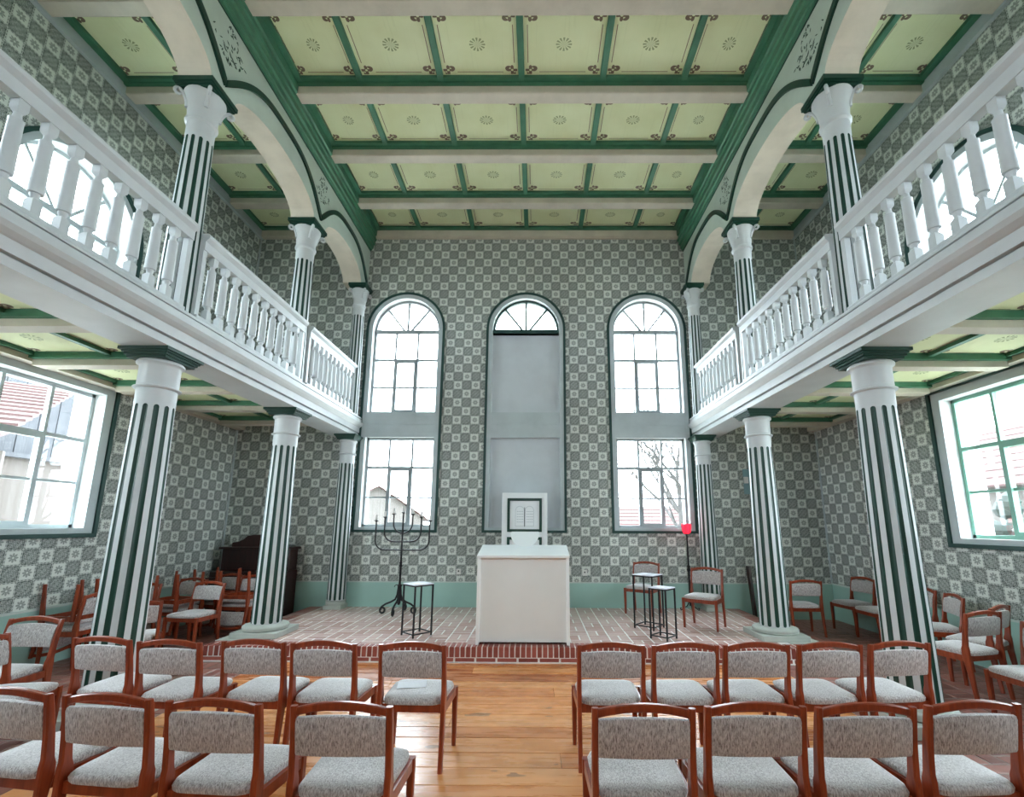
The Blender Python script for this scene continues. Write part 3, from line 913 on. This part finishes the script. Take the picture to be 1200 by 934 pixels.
b = MB(); b.box(-XW, XW, 8.50, 8.575, 7.625, ZC); b.build('green_moulding', GREEN, ce)
rows = [(a + BW, c) for a, c in zip(faces, faces[1:])] + [(faces[-1] + BW, 8.575)]
colsX = [(-3.10, -2.22), (-2.22, -1.11), (-1.11, 0), (0, 1.11), (1.11, 2.22), (2.22, 3.10), (-5.50, -4.52), (-4.52, -3.62), (3.62, 4.52), (4.52, 5.50)]
cache = {}
for (y0, y1) in rows:
    for (x0, x1) in colsX:
        # the picture field lies between the mouldings
        wx, wy = round(x1 - x0 - .07, 3), round(y1 - y0 - .15, 3)
        if (wx, wy) not in cache: cache[(wx, wy)] = panel_mesh(wx, wy)
        link('panel', cache[(wx, wy)], ce, ((x0 + x1) / 2, (y0 + .06 + y1 - .10) / 2, ZC))
    for xb in (-2.22, -1.11, 0, 1.11, 2.22, -4.52, 4.52):
        b = MB(); b.cbox(xb - .042, xb + .042, y0, y1, 7.62, ZC + .02, .008); b.build('green_batten', GREEN, ce)
    b = MB()
    for xb in (-3.08, 3.08, -5.46, 5.46): b.box(xb - .055, xb + .055, y0, y1, 7.62, ZC)
    b.build('edge_batten', GREEN, ce)
b = MB()
for sx in (-1, 1): b.box(min(sx * 5.50, sx * XW), max(sx * 5.50, sx * XW), YR, YB, 7.46, ZC)
b.build('wall_cornice', GREYTRIM, ce)

# ------------------------------------------------------------------ chairs
def make_chair(name='upholstered_chair', woodm=None, fab=None):
    woodm = woodm or CHAIRWOOD; fab = fab or FABRIC
    t = thing(name, 'x', 'chair')
    def ring(cx, cy, z, w, d, c=.006):
        w, d = w / 2, d / 2
        return [(cx + a, cy + e, z) for a, e in ((-w + c, -d), (w - c, -d), (w, -d + c), (w, d - c), (w - c, d), (-w + c, d), (-w, d - c), (-w, -d + c))]
    for sx in (-1, 1):
        b = MB()
        st = [(0, -.205, .034), (.18, -.188, .042), (.36, -.170, .058), (.42, -.166, .068), (.47, -.167, .066), (.50, -.170, .05), (.62, -.184, .042), (.74, -.204, .036), (.80, -.215, .032), (.808, -.216, .026)]
        b.loft([ring(sx * .224, y, z, .030, d) for z, y, d in st]); b.build('back_leg', woodm, t, True)
        b = MB(); b.loft([ring(sx * .232, .195, z, q, q + .004) for z, q in ((0, .028), (.25, .036), (.412, .038))]); b.build('front_leg', woodm, t, True)
    b = MB(); rr = []
    for i in range(13):
        x = -.212 + .424 * i / 12; k_ = 1 - (x / .212) ** 2
        zc, yc = .782 + .030 * k_, -.209 - .014 * k_
        rr.append([(x, yc + e, zc + f) for e, f in ((-.013, -.013), (-.009, -.018), (.009, -.018), (.013, -.013), (.013, .013), (.009, .018), (-.009, .018), (-.013, .013))])
    b.loft(rr); b.build('crest_rail', woodm, t, True)
    # padded back
    b = MB(); rr = []
    for i in range(11):
        x = -.2095 + .419 * i / 10; k_ = 1 - (x / .2095) ** 2
        e_ = .004 if i in (0, 10) else 0
        yo = -.012 * k_
        zt = .757 + .014 * k_; zb = .583
        def yy(z): return -.184 - (z - .62) * .17 + yo
        q = [(zb + .006, -.017), (zb + .018, -.021), (zb + .08, -.022), (zt - .02, -.021), (zt - .004, -.014), (zt, 0), (zt - .004, .014), (zt - .02, .021), (zb + .08, .026), (zb + .018, .021), (zb + .004, .014), (zb, 0)]
        rr.append([(x, yy(z) + d * (1 if not e_ else .93), z) for z, d in q])
    b.loft(rr); b.build('backrest', fab, t, True)
    # seat cushion
    b = MB(); N_ = 9
    def sx_(v): return .205 + (.228 - .205) * (v + 1) / 2
    ringsz = [(.408, 1.0), (.430, 1.02), (.444, .99), (.454, .90), (.461, .65), (.464, .33)]
    rr = []
    for z, sc_ in ringsz:
        ring_ = []
        for kq in range(40):
            a = 2 * PI * kq / 40
            ca, sa = math.cos(a), math.sin(a)
            p_ = 7.0
            rad = (abs(ca) ** p_ + abs(sa) ** p_) ** (-1 / p_)
            u, v = ca * rad * sc_, sa * rad * sc_
            ring_.append((u * sx_(v), .017 + v * .208, z))
        rr.append(ring_)
    b.loft(rr); b.build('seat', fab, t, True)
    for (nm, q) in (('front_rail', (-.214, .214, .182, .206, .355, .410)), ('rear_rail', (-.21, .21, -.176, -.154, .355, .410))):
        b = MB(); b.cbox(*q, .003); b.build(nm, woodm, t)
    for sx in (-1, 1):
        b = MB(); b.loft([[(sx * (.224 + dx + .008 * v), y_, z) for dx, z in ((-.011, .355), (.011, .355), (.011, .410), (-.011, .410))] for y_, v in ((-.150, 0), (.180, 1))]); b.build('side_rail', woodm, t)
    return t
proto_chair = make_chair()
chair_used = [False]
def chair(mx, my, ang, label, group, z=0.0, flip=False, ref='top'):
    """mx,my: midpoint of the post tops (local (0,-.216)); ang: degrees, 0 faces +y (away from the viewer)"""
    a = math.radians(ang)
    oy = .216 if ref == 'top' else 0
    loc = (mx - math.sin(a) * oy, my + math.cos(a) * oy, z)
    rot = (0, 0, a) if not flip else (PI, 0, a)
    if not chair_used[0]:
        chair_used[0] = True; c = proto_chair; c.location = loc; c.rotation_euler = rot; c['label'] = label; c['group'] = group; return c
    return copy_tree(proto_chair, loc, rot, label, group)
ordn = ['first', 'second', 'third', 'fourth', 'fifth']
RW = 'chairs in rows'
for i, (x, y, a) in enumerate(((.72, 2.33, -.3), (1.25, 2.36, 1), (1.765, 2.36, 2), (2.30, 2.40, 4))):
    chair(x, y, a, 'grey upholstered wooden chair in the nearest row right of the aisle, %s from the aisle' % ordn[i], RW)
for i, (x, y, a) in enumerate(((-.68, 2.33, -.8), (-1.30, 2.36, -4), (-1.86, 2.42, -6), (-2.41, 2.49, -8))):
    chair(x, y, a, 'grey upholstered wooden chair in the nearest row left of the aisle, %s from the aisle' % ordn[i], RW)
for i, (x, y, a) in enumerate(((.75, 3.46, 0), (1.275, 3.47, 2), (1.785, 3.49, 2), (2.315, 3.51, 3), (2.84, 3.55, 6))):
    chair(x, y, a, 'grey upholstered wooden chair in the second row right of the aisle, %s from the aisle' % ordn[i], RW)
sl = []
for i, (x, y, a) in enumerate(((-.645, 3.44, -2), (-1.28, 3.46, -2.5), (-1.795, 3.49, -4), (-2.385, 3.47, -3), (-2.94, 3.55, -7))):
    sl.append(chair(x, y, a, 'grey upholstered wooden chair in the second row left of the aisle, %s from the aisle' % ordn[i], RW))
LO = 'loose chairs in the left aisle'
chair(-4.16, 4.24, 180, 'light chair facing the viewer by the left wainscot, left of the near striped column', LO)
chair(-3.80, 3.50, -82, 'chair cut by the left picture edge, turned sideways towards the aisle', LO)
chair(-4.03, 5.09, 35, 'chair seen from behind, half hidden by the near left striped column', LO)
ST = 'chairs stacked in the left aisle'
chair(-4.40, 6.78, 172, 'upright chair at the front of the chair pile, seat towards the viewer', ST)
def stack(x, y, a, lab):
    chair(x, y, a, 'lower upright chair ' + lab, ST, ref='c')
    r_ = math.radians(a); chair(x - math.sin(r_) * .078, y + math.cos(r_) * .078, a, 'upturned chair ' + lab, ST, z=.930, flip=True, ref='c')
stack(-4.97, 6.98, 170, 'just left of the front chair of the pile')
stack(-4.28, 7.42, 176, 'of the pile, beside the left platform column')
stack(-4.80, 7.60, 165, 'of the pile, right before the dark organ')
stack(-5.20, 6.40, 184, 'of the pile, right of the near left column')
stack(-5.22, 5.78, 90, 'by the left wall, left of the near column')
RA = 'loose chairs in the right aisle'
chair(4.33, 7.33, -3, 'chair seen from behind just right of the right platform column', RA)
chair(5.50, 7.76, 97, 'shaded chair against the right wall, farthest back in the aisle', RA)
chair(5.47, 7.14, 92, 'chair against the right wall whose back is hidden by the near right column', RA)
chair(5.48, 6.57, 86, 'chair against the right wall, its back showing right of the near right column', RA)
chair(4.61, 4.79, 14, 'pale chair in the right aisle nearest the viewer, seen from behind', RA)
chair(5.10, 5.12, 28, 'pale chair in the right aisle partly hidden behind another pale chair', RA)
chair(5.33, 5.92, 70, 'chair in the right aisle of which mostly the light seat shows', RA)
chair(4.60, 4.16, 95, 'chair cut by the right picture edge, only its seat corner showing', RA)
PLT = 'chairs on the platform'
chair(2.02, 8.13, 0, 'x', PLT, z=ZPL + .004, ref='c')
pc1 = [o for o in COL.objects if o.get('label') == 'x' and o.get('group') == PLT][0]
pc1.rotation_euler = (0, 0, math.radians(146)); pc1['label'] = 'chair on the platform close to the end wall, behind the taller side table'
pc2 = chair(2.68, 7.09, 143, 'chair on the platform in front of the red lamp', PLT, z=ZPL + .004, ref='c')
darkfab = Mat('dark_brown_leather', 0.5).color(lin(62, 44, 38)).m
dk = make_chair('leather_chair', DARKWOOD, darkfab)
dk.location = (5.28, 4.78, 0); dk.rotation_euler = (0, 0, math.radians(60)); dk['label'] = 'dark brown chair against the right wall at the picture edge'
# papers on seats
for (x, y, a, lab, z) in ((-.70, 3.70, .2, 'white sheet of paper on the second-row seat left of the aisle', .4665),):
    b = MB(); rr = []
    for i in range(7):
        u = -.105 + .21 * i / 6
        rr.append([(u, -.075, z - .0 + .002 * math.sin(i)), (u, .075, z + .002 * math.cos(i)), (u, .075, z + .0015 + .002 * math.cos(i)), (u, -.075, z + .0015 + .002 * math.sin(i))])
    b.loft(rr); o = b.build('paper_sheet', PAPER, None, False, (x, y, 0)); o.rotation_euler = (0, 0, a)
    tag(o, lab, 'paper')

# ------------------------------------------------------------------ lectern
t = thing('lectern', 'large white lectern with sloping top standing on the platform edge', 'lectern', (.058, 5.985, ZPL + .006))
for sx in (-1, 1):
    b = MB(); b.loft([[(x, y, z) for y, z in ((.02, 0), (.56, 0), (.56, 1.135), (.02, 1.042))] for x in (sx * .542, sx * .580)]); b.build('side_panel', LECTERN, t)
b = MB(); b.cbox(-.542, .542, .075, .095, .02, 1.052, .002); b.build('front_panel', LECTERN_P, t)
b = MB(); b.loft([[(x, y, z) for y, z in ((0, 1.040), (0, 1.068), (.60, 1.172), (.60, 1.144))] for x in (-.584, .584)]); b.build('top', LECTERN, t)
b = MB(); b.box(-.555, .555, .50, .52, .02, 1.10); b.build('back_panel', LECTERN_P, t)
# rounded reading board resting on the back of the top
b = MB(); rr = [[], []]
for i in range(25):
    a = PI * i / 24
    for k_, dy in ((0, 0), (1, .018)):
        rr[k_].append((-.20 * math.cos(a), .585 - .17 * math.sin(a) + dy, 1.335 - .186 * math.sin(a)))
for q in rr: q += [(.19, .60, 1.352), (-.19, .60, 1.352)]
b.loft(rr); o = b.build('reading_board', LECTERN, None, False, (.062, 5.985, ZPL + .0075))
tag(o, 'white half-round reading board propped at the back of the lectern top', 'reading board')

# ------------------------------------------------------------------ ark cabinet with the tablets
AY = 8.10
t = thing('ark_cabinet', 'tall white cabinet with green square frames and two tablets, behind the lectern', 'cabinet', (.016, AY, ZPL + .004))
H = 2.182 - ZPL
b = MB(); b.cbox(-.395, .395, 0, .40, 0, H - .004, .004); b.build('body', LECTERN, t)
def sq_frame(zc, zh, hw, name):
    b = MB(); wd = .045
    b.box(-hw, hw, -.02, .0, zc + zh - wd, zc + zh); b.box(-hw, hw, -.02, .0, zc - zh, zc - zh + wd)
    b.box(-hw, -hw + wd, -.02, .0, zc - zh + wd, zc + zh - wd); b.box(hw - wd, hw, -.02, .0, zc - zh + wd, zc + zh - wd)
    return b.build(name, DKGREEN, t)
zc = 1.755 - ZPL + .04
sq_frame(zc, .288, .300, 'upper_frame')
sq_frame(zc - .80, .425, .300, 'lower_frame')
tb = []
for sx in (-1, 1):
    b = MB(); r_ = .078; pts = []
    for i in range(13):
        a = PI * i / 12; pts.append((sx * .083 + r_ * math.cos(a), zc + .075 + r_ * math.sin(a)))
    pts += [(sx * .083 - r_, zc - .195), (sx * .083 + r_, zc - .195)]
    b.loft([[(x, 0, z) for x, z in pts], [(x, -.010, z) for x, z in pts]])
    tbl = b.build('tablet', GREYTRIM, t)
    b = MB(); ins = [(sx * .083 + (x - sx * .083) * .93, zc - .02 + (z - zc + .02) * .965) for x, z in pts]
    b.loft([[(x, -.0095, z) for x, z in ins], [(x, -.012, z) for x, z in ins]]); b.build('tablet_face', LECTERN, tbl)
    b = MB()
    for k_ in range(5):
        z = zc + .055 - k_ * .045
        for q in range(4):
            x = sx * .083 - .05 + q * .030
            b.box(x, x + .022, -.0135, -.0118, z, z + .009)
    b.build('inscription_lines', GREYTRIM, tbl)
b = MB(); b.box(-.004, .004, -.013, 0, zc - .2, zc + .13); b.build('tablet_joint', IRON, t)

# ------------------------------------------------------------------ candelabrum
MX, MY = -2.055, 7.98
t = thing('floor_candelabrum', 'tall black iron seven-armed candelabrum with scrolled feet, left on the platform', 'candelabrum', (MX, MY, ZPL + .004))
z0 = ZPL + .004
b = MB(); b.tube([(0, 0, .14), (0, 0, 1.62)], [.020, .014], 8); b.lathe([(.016, .74), (.026, .75), (.03, .765), (.02, .79), (.028, .81), (.016, .83)], 10); b.build('stem', IRON, t, True)
for k_, (dx, zl, zt) in enumerate(((.458, 1.205, 1.70), (.312, 1.343, 1.762), (.163, 1.485, 1.812))):
    for sx in (-1, 1):
        b = MB(); rad = min(dx, .16)
        p = [(0, 0, zl - z0), (sx * (dx - rad), 0, zl - z0)]
        p += [(sx * (dx - rad + rad * math.sin(a)), 0, zl - z0 + rad - rad * math.cos(a)) for a in [PI / 2 * i / 7 for i in range(1, 8)]]
        p += [(sx * dx, 0, zt - z0 - .02)]
        b.tube(p, .0125, 8); arm = b.build('arm', IRON, t, True)
        b = MB(); b.lathe([(.008, -.03), (.014, -.015), (.038, -.004), (.040, .008), (.018, .010), (.018, .020)], 12, (sx * dx, 0, zt - z0 - .01)); b.build('drip_cup', IRON, arm, True)
        b = MB(); b.lathe([(.019, 0), (.019, .082), (.014, .088)], 10, (sx * dx, 0, zt - z0)); b.build('candle', CANDLE, arm, True)
b = MB(); b.lathe([(.010, -.04), (.014, -.015), (.032, -.004), (.034, .006), (.015, .008), (.015, .02)], 12, (0, 0, 1.645)); b.build('drip_cup', IRON, t, True)
b = MB(); b.lathe([(.019, 0), (.019, .10), (.014, .106)], 10, (0, 0, 1.655)); b.build('candle', CANDLE, t, True)
b = MB(); b.lathe([(.03, .16), (.034, .25), (.026, .33), (.036, .42), (.03, .465)], 10); b.build('hub', IRON, t, True)
for a in (PI + .12, .12 - .25, -PI / 2 - .05, PI / 2 - .15):
    d = Vector((math.cos(a), math.sin(a), 0)); b = MB(); p = []
    for q in ((.02, .40), (.03, .30), (.06, .225), (.13, .185), (.21, .155), (.27, .115), (.298, .07), (.29, .03), (.262, .013)):
        p.append(d * q[0] + Vector((0, 0, q[1])))
    for i in range(1, 15):
        u = i / 14; an = -PI / 2 - u * 5.2; r_ = .052 * (1 - .62 * u)
        p.append(d * (.262 + r_ * math.cos(an) + .0) + Vector((0, 0, .065 + r_ * math.sin(an) - .0)))
    b.tube(p, .016, 7); b.build('scroll_foot', IRON, t, True)
    b = MB(); p = [d * (.03 + .02 * (1 - math.cos(u_ * 4)) + .016 * u_) + Vector((0, 0, .44 + .018 * math.sin(u_ * 5))) for u_ in [i / 9 for i in range(10)]]
    b.tube(p, .006, 6); b.build('collar_scroll', IRON, t, True)

# ------------------------------------------------------------------ side tables
def side_table(cx, cy, h, hw, rot, label):
    t = thing('side_table', label, 'table', (cx, cy, ZPL + .004), rot, 'thin black metal side tables')
    r_ = .009
    for x in (-hw, hw):
        for y in (-hw, hw):
            b = MB(); b.box(x - r_, x + r_, y - r_, y + r_, 0, h - .012); b.build('leg', IRON, t)
    for nm, z in (('lower_stretcher', .035), ('top_frame', h - .03)):
        b = MB()
        for s_ in (-1, 1):
            b.box(-hw, hw, s_ * hw - .006, s_ * hw + .006, z, z + .014); b.box(s_ * hw - .006, s_ * hw + .006, -hw, hw, z, z + .014)
        b.build(nm, IRON, t)
    b = MB(); b.cbox(-hw - .010, hw + .010, -hw - .010, hw + .010, h - .012, h, .002); b.build('top', TOPWHITE, t)
side_table(-1.375, 6.503, .665, .138, math.radians(47), 'thin black metal side table with white top beside the candelabrum')
side_table(1.855, 7.03, .745, .150, math.radians(48), 'taller thin black side table with white top in front of the chair by the wall')
side_table(1.89, 6.395, .645, .118, math.radians(45), 'lower thin black side table with white top nearest the platform edge')

# ------------------------------------------------------------------ red lamp on stand
LX, LY = 2.865, 8.28
t = thing('lamp_stand', 'black iron lamp stand with a glowing red glass lantern near the right end window', 'lamp', (LX, LY, ZPL + .004))
b = MB(); b.tube([(0, 0, .10), (0, 0, 1.30)], [.020, .015], 8); b.lathe([(.012, .66), (.03, .68), (.036, .70), (.02, .73), (.03, .75), (.012, .78)], 10); b.build('pole', IRON, t, True)
for a in (.4, .4 + 2 * PI / 3, .4 + 4 * PI / 3):
    d = Vector((math.cos(a), math.sin(a), 0)); b = MB()
    b.tube([d * x + Vector((0, 0, z)) for x, z in ((.01, .30), (.02, .17), (.06, .09), (.12, .05), (.155, .02), (.17, .012), (.185, .03), (.175, .05), (.16, .04))], .009, 7); b.build('foot', IRON, t, True)
b = MB(); b.tube([(0, 0, .70), (.05, 0, .66), (.09, 0, .60), (.10, 0, .52), (.13, 0, .50), (.15, 0, .56)], .007, 6); b.build('side_scroll', IRON, t, True)
b = MB(); b.lathe([(.045, 1.305), (.068, 1.33), (.082, 1.40), (.085, 1.47), (.080, 1.475)], 16); b.build('lantern_glass', RED, t, True)
b = MB(); b.lathe([(.012, 1.285), (.05, 1.295), (.05, 1.306)], 12)
for i in range(6):
    a = i * PI / 3
    b.tube([(.05 * math.cos(a), .05 * math.sin(a), 1.30), (.075 * math.cos(a), .075 * math.sin(a), 1.34), (.09 * math.cos(a), .09 * math.sin(a), 1.47), (.105 * math.cos(a), .105 * math.sin(a), 1.49)], .004, 5)
b.build('lantern_cage', IRON, t, True)
b = MB(); b.tube([(.07 * math.cos(q), 0, 1.475 + .05 * math.sin(q)) for q in [PI * i / 8 for i in range(9)]], .004, 6); b.build('handle', IRON, t, True)
lp = bpy.data.lights.new('red_flame', 'POINT'); lp.energy = 0.25; lp.color = (1, .05, .08); lp.shadow_soft_size = .05
link('red_flame', lp, None, (LX, LY, ZPL + 1.56))

# ------------------------------------------------------------------ organ, board, fittings
t = thing('parlour_organ', 'dark mahogany parlour organ with stepped crest behind the stacked chairs', 'organ', (-4.72, 8.30, .0))
b = MB(); b.cbox(-.62, .62, -.22, .30, .0, .82, .01); b.build('body', DARKWOOD, t)
b = MB(); b.cbox(-.60, .60, .02, .30, .82, 1.19, .008); b.build('upper_case', DARKWOOD, t)
b = MB(); b.cbox(-.645, .645, -.03, .32, 1.185, 1.225, .01); b.build('cornice', DARKWOOD, t)
b = MB(); b.loft([[(x, y, z) for x, z in ((-.46, 1.225), (.46, 1.225), (.46, 1.30), (.34, 1.32), (.26, 1.36), (.20, 1.42), (.10, 1.435), (-.10, 1.435), (-.20, 1.42), (-.26, 1.36), (-.34, 1.32), (-.46, 1.30))] for y in (.05, .12)]); b.build('crest', DARKWOOD, t)
b = MB(); b.cbox(-.60, .60, -.34, -.2, .66, .74, .008); b.build('keyboard_shelf', DARKWOOD, t)
b = MB(); rr = [[(x, y, z) for x, y, z in ((-.02, -.05, 0), (.02, -.05, 0), (.02, .05, 0), (-.02, .05, 0))], [(x, y + .14, z) for x, y, z in ((-.02, -.05, .92), (.02, -.05, .92), (.02, .05, .92), (-.02, .05, .92))]]
b.loft(rr)
o = b.build('wooden_board', DARKWOOD, None, False, (4.02, 8.42, 0.0)); tag(o, 'dark wooden board leaning on the end wall behind the right platform column', 'board')
for (x, z, lab) in ((-1.19, .80, 'small white socket on the end wall left of the lectern'), (1.10, .79, 'small white switch on the end wall right of the lectern')):
    t = thing('wall_socket', lab, 'socket', (x, YB, z))
    b = MB(); b.cbox(-.04, .04, -.014, -.001, -.06, .04, .004); b.build('plate', PLASTIC, t)
    b = MB(); b.box(-.012, .012, -.018, -.014, -.012, .012); b.build('insert', IRON, t)
t = thing('wall_box', 'small cream box on a blue-grey patch of the end wall beside the right column', 'box', (4.20, YB, 2.46))
b = MB(); b.cbox(-.10, .09, -.012, -.001, -.25, .22, .004); b.build('backing', BLUEGREY, t)
b = MB(); b.cbox(-.10, -.02, -.05, -.012, -.05, .07, .006); b.build('cover', PLASTIC, t)

# ------------------------------------------------------------------ outdoors
b = MB(); b.box(-60, 60, -60, 60, -.6, -.35); struct(b.build('ground', BOUNCE_GROUND), 'yard ground outside, made pale to bounce daylight indoors', 'ground')
def gable(name, label, o0, ang, L_, W_, he, hr, wallm, boards=False):
    t = thing(name, label, 'building', (o0[0], o0[1], -.35), ang)
    b = MB(); b.box(-L_ / 2, L_ / 2, -W_ / 2, W_ / 2, 0, he)
    b.build('walls', wallm, t)
    b = MB(); b.loft([[(x, y, z) for y, z in ((-W_ / 2, he), (W_ / 2, he), (0, hr))] for x in (-L_ / 2, L_ / 2)]); b.build('gable', OLDBOARD if boards else wallm, t)
    n = 9
    for s_ in (-1, 1):
        for i in range(n):
            u0, u1 = i / n, (i + 1.12) / n
            e = .35
            def pt(u): return (s_ * (W_ / 2 + e) * (1 - u), he - e * (hr - he) / (W_ / 2) + (hr - he) * (1 + e / (W_ / 2)) * u)
            (ya, za), (yb, zb) = pt(u0), pt(min(u1, 1.0))
            b = MB(); b.loft([[(x, y, z) for y, z in ((ya, za + .03), (ya, za + .09), (yb, zb + .05), (yb, zb))] for x in (-L_ / 2 - .3, L_ / 2 + .3)]); b.build('tile_course', ROOFTILE, t)
    for i in range(3):
        x = -L_ / 2 + (i + .5) * L_ / 3
        for s_ in (-1, 1):
            b = MB(); b.box(x - .4, x + .4, s_ * W_ / 2 - .02, s_ * W_ / 2 + .02, he * .45, he * .8); b.build('window', DARKGLASS, t)
    return t
# shed with its tiled roof rising away from the left window
A, B_ = Vector((-9.5, 8.13, 3.10)), Vector((-14.2, 13.9, 5.65)); pd = Vector((-.78, -.62, 0))
t = thing('tiled_shed', 'red tiled shed roof seen through the left window', 'shed', (A.x, A.y, -.35))
n = 14
for i in range(n):
    p, q = (B_ - A) * (i / n), (B_ - A) * ((i + 1.1) / n)
    up = Vector((0, 0, .35 + A.z))
    b = MB(); b.loft([[p + up + s_ + Vector((0, 0, .05)), p + up + s_ + Vector((0, 0, .12)), q + up + s_ + Vector((0, 0, .06)), q + up + s_] for s_ in (Vector((0, 0, 0)), pd * 5.5)]); b.build('tile_course', ROOFTILE, t)
hd = Vector((B_.x - A.x, B_.y - A.y, 0)).normalized()
b = MB(); s0, s1 = hd * .4, hd * .4 + pd * 5.5; b.loft([[s0, s1, s1 + Vector((0, 0, 3.3)), s0 + Vector((0, 0, 3.3))], [s0 + hd * .2, s1 + hd * .2, s1 + hd * .2 + Vector((0, 0, 3.3)), s0 + hd * .2 + Vector((0, 0, 3.3))]]); b.build('wall', EXTBRICK, t)
t = thing('board_barn', 'barn of grey weathered boards over pale brick seen through the left window', 'barn', (-17.2, 20.5, -.35))
b = MB(); b.box(-4, 0, -7, 8, 0, 4.2); b.build('brick_wall', EXTBRICK, t)
for i in range(50):
    y = -7 + i * .3
    b = MB(); b.box(-.05, .03 + .02 * (i % 2), y + .01, y + .29, 4.2, 8.6 - abs(i - 25) * .05); b.build('board', OLDBOARD, t)
b = MB(); b.box(-.02, .22, -7, 8, 4.1, 4.25); b.build('ledge', OLDBOARD, t)
gable('village_house', 'red roofed house seen through the right window', (17.5, 12.5), PI / 2, 9, 6, 3.4, 5.6, HOUSEWALL)
gable('village_house', 'gabled house beyond the left end window', (-9.6, 27), PI / 2 + .5, 6, 5, 2.3, 3.9, HOUSEWALL)
gable('village_house', 'red roofed house far behind the left end window', (-3.4, 38), .1, 6, 6, 2.0, 4.4, HOUSEWALL)
gable('village_house', 'low red roofed house beyond the right end window', (8.4, 28), 0, 9, 6, 1.3, 3.0, HOUSEWALL)
def hedge(name, label, x, y, w_, d, h):
    b = MB(); rnd = random.Random(3); 
    for i in range(160):
        cx, cy, cz = rnd.uniform(-w_, w_), rnd.uniform(-d, d), rnd.uniform(.1, h) ; r_ = rnd.uniform(.15, .32)
        b.lathe([(.02, -r_), (r_ * .8, -r_ * .5), (r_, 0), (r_ * .75, r_ * .6), (.02, r_)], 6, (cx, cy, cz))
    o = b.build(name, LEAF, None, False, (x, y, -.35)); tag(o, label, 'hedge')
hedge('hedge', 'grey green hedge outside the right window', 11.5, 10.5, .8, 3.5, 2.6)
def tree(label, x, y, h, seed):
    rnd = random.Random(seed); t = thing('bare_tree', label, 'tree', (x, y, -.35)); trunk = MB(); br = MB()
    def grow(mb, p, d, l, r, lev):
        pts, rr = [p], [r]
        for i in range(4):
            d = (d + Vector((rnd.uniform(-.2, .2), rnd.uniform(-.2, .2), rnd.uniform(-.05, .15)))).normalized()
            p = p + d * l / 4; pts.append(p); rr.append(r * (1 - .13 * (i + 1)))
        mb.tube(pts, rr, 5 if lev else 8)
        if lev >= 4: return
        for i in range(4 if lev else 6):
            nd = (d + Vector((rnd.uniform(-.9, .9), rnd.uniform(-.9, .9), rnd.uniform(-.3, .5)))).normalized()
            grow(br, pts[rnd.choice((2, 3, 4))] if i else p, nd, l * rnd.uniform(.55, .8), r * .5, lev + 1)
    grow(trunk, Vector((0, 0, 0)), Vector((0, 0, 1)), h * .30, h * .016, 0)
    trunk.build('trunk', BARK, t); br.build('branches', BARK, t)
tree('bare tree outside the right end window, nearest the glass', 4.9, 14.2, 9.5, 2)
tree('bare tree farther behind the right end window', 6.0, 19, 11, 5)
tree('bare tree seen at the edge of the left end window', -2.4, 18, 8, 9)
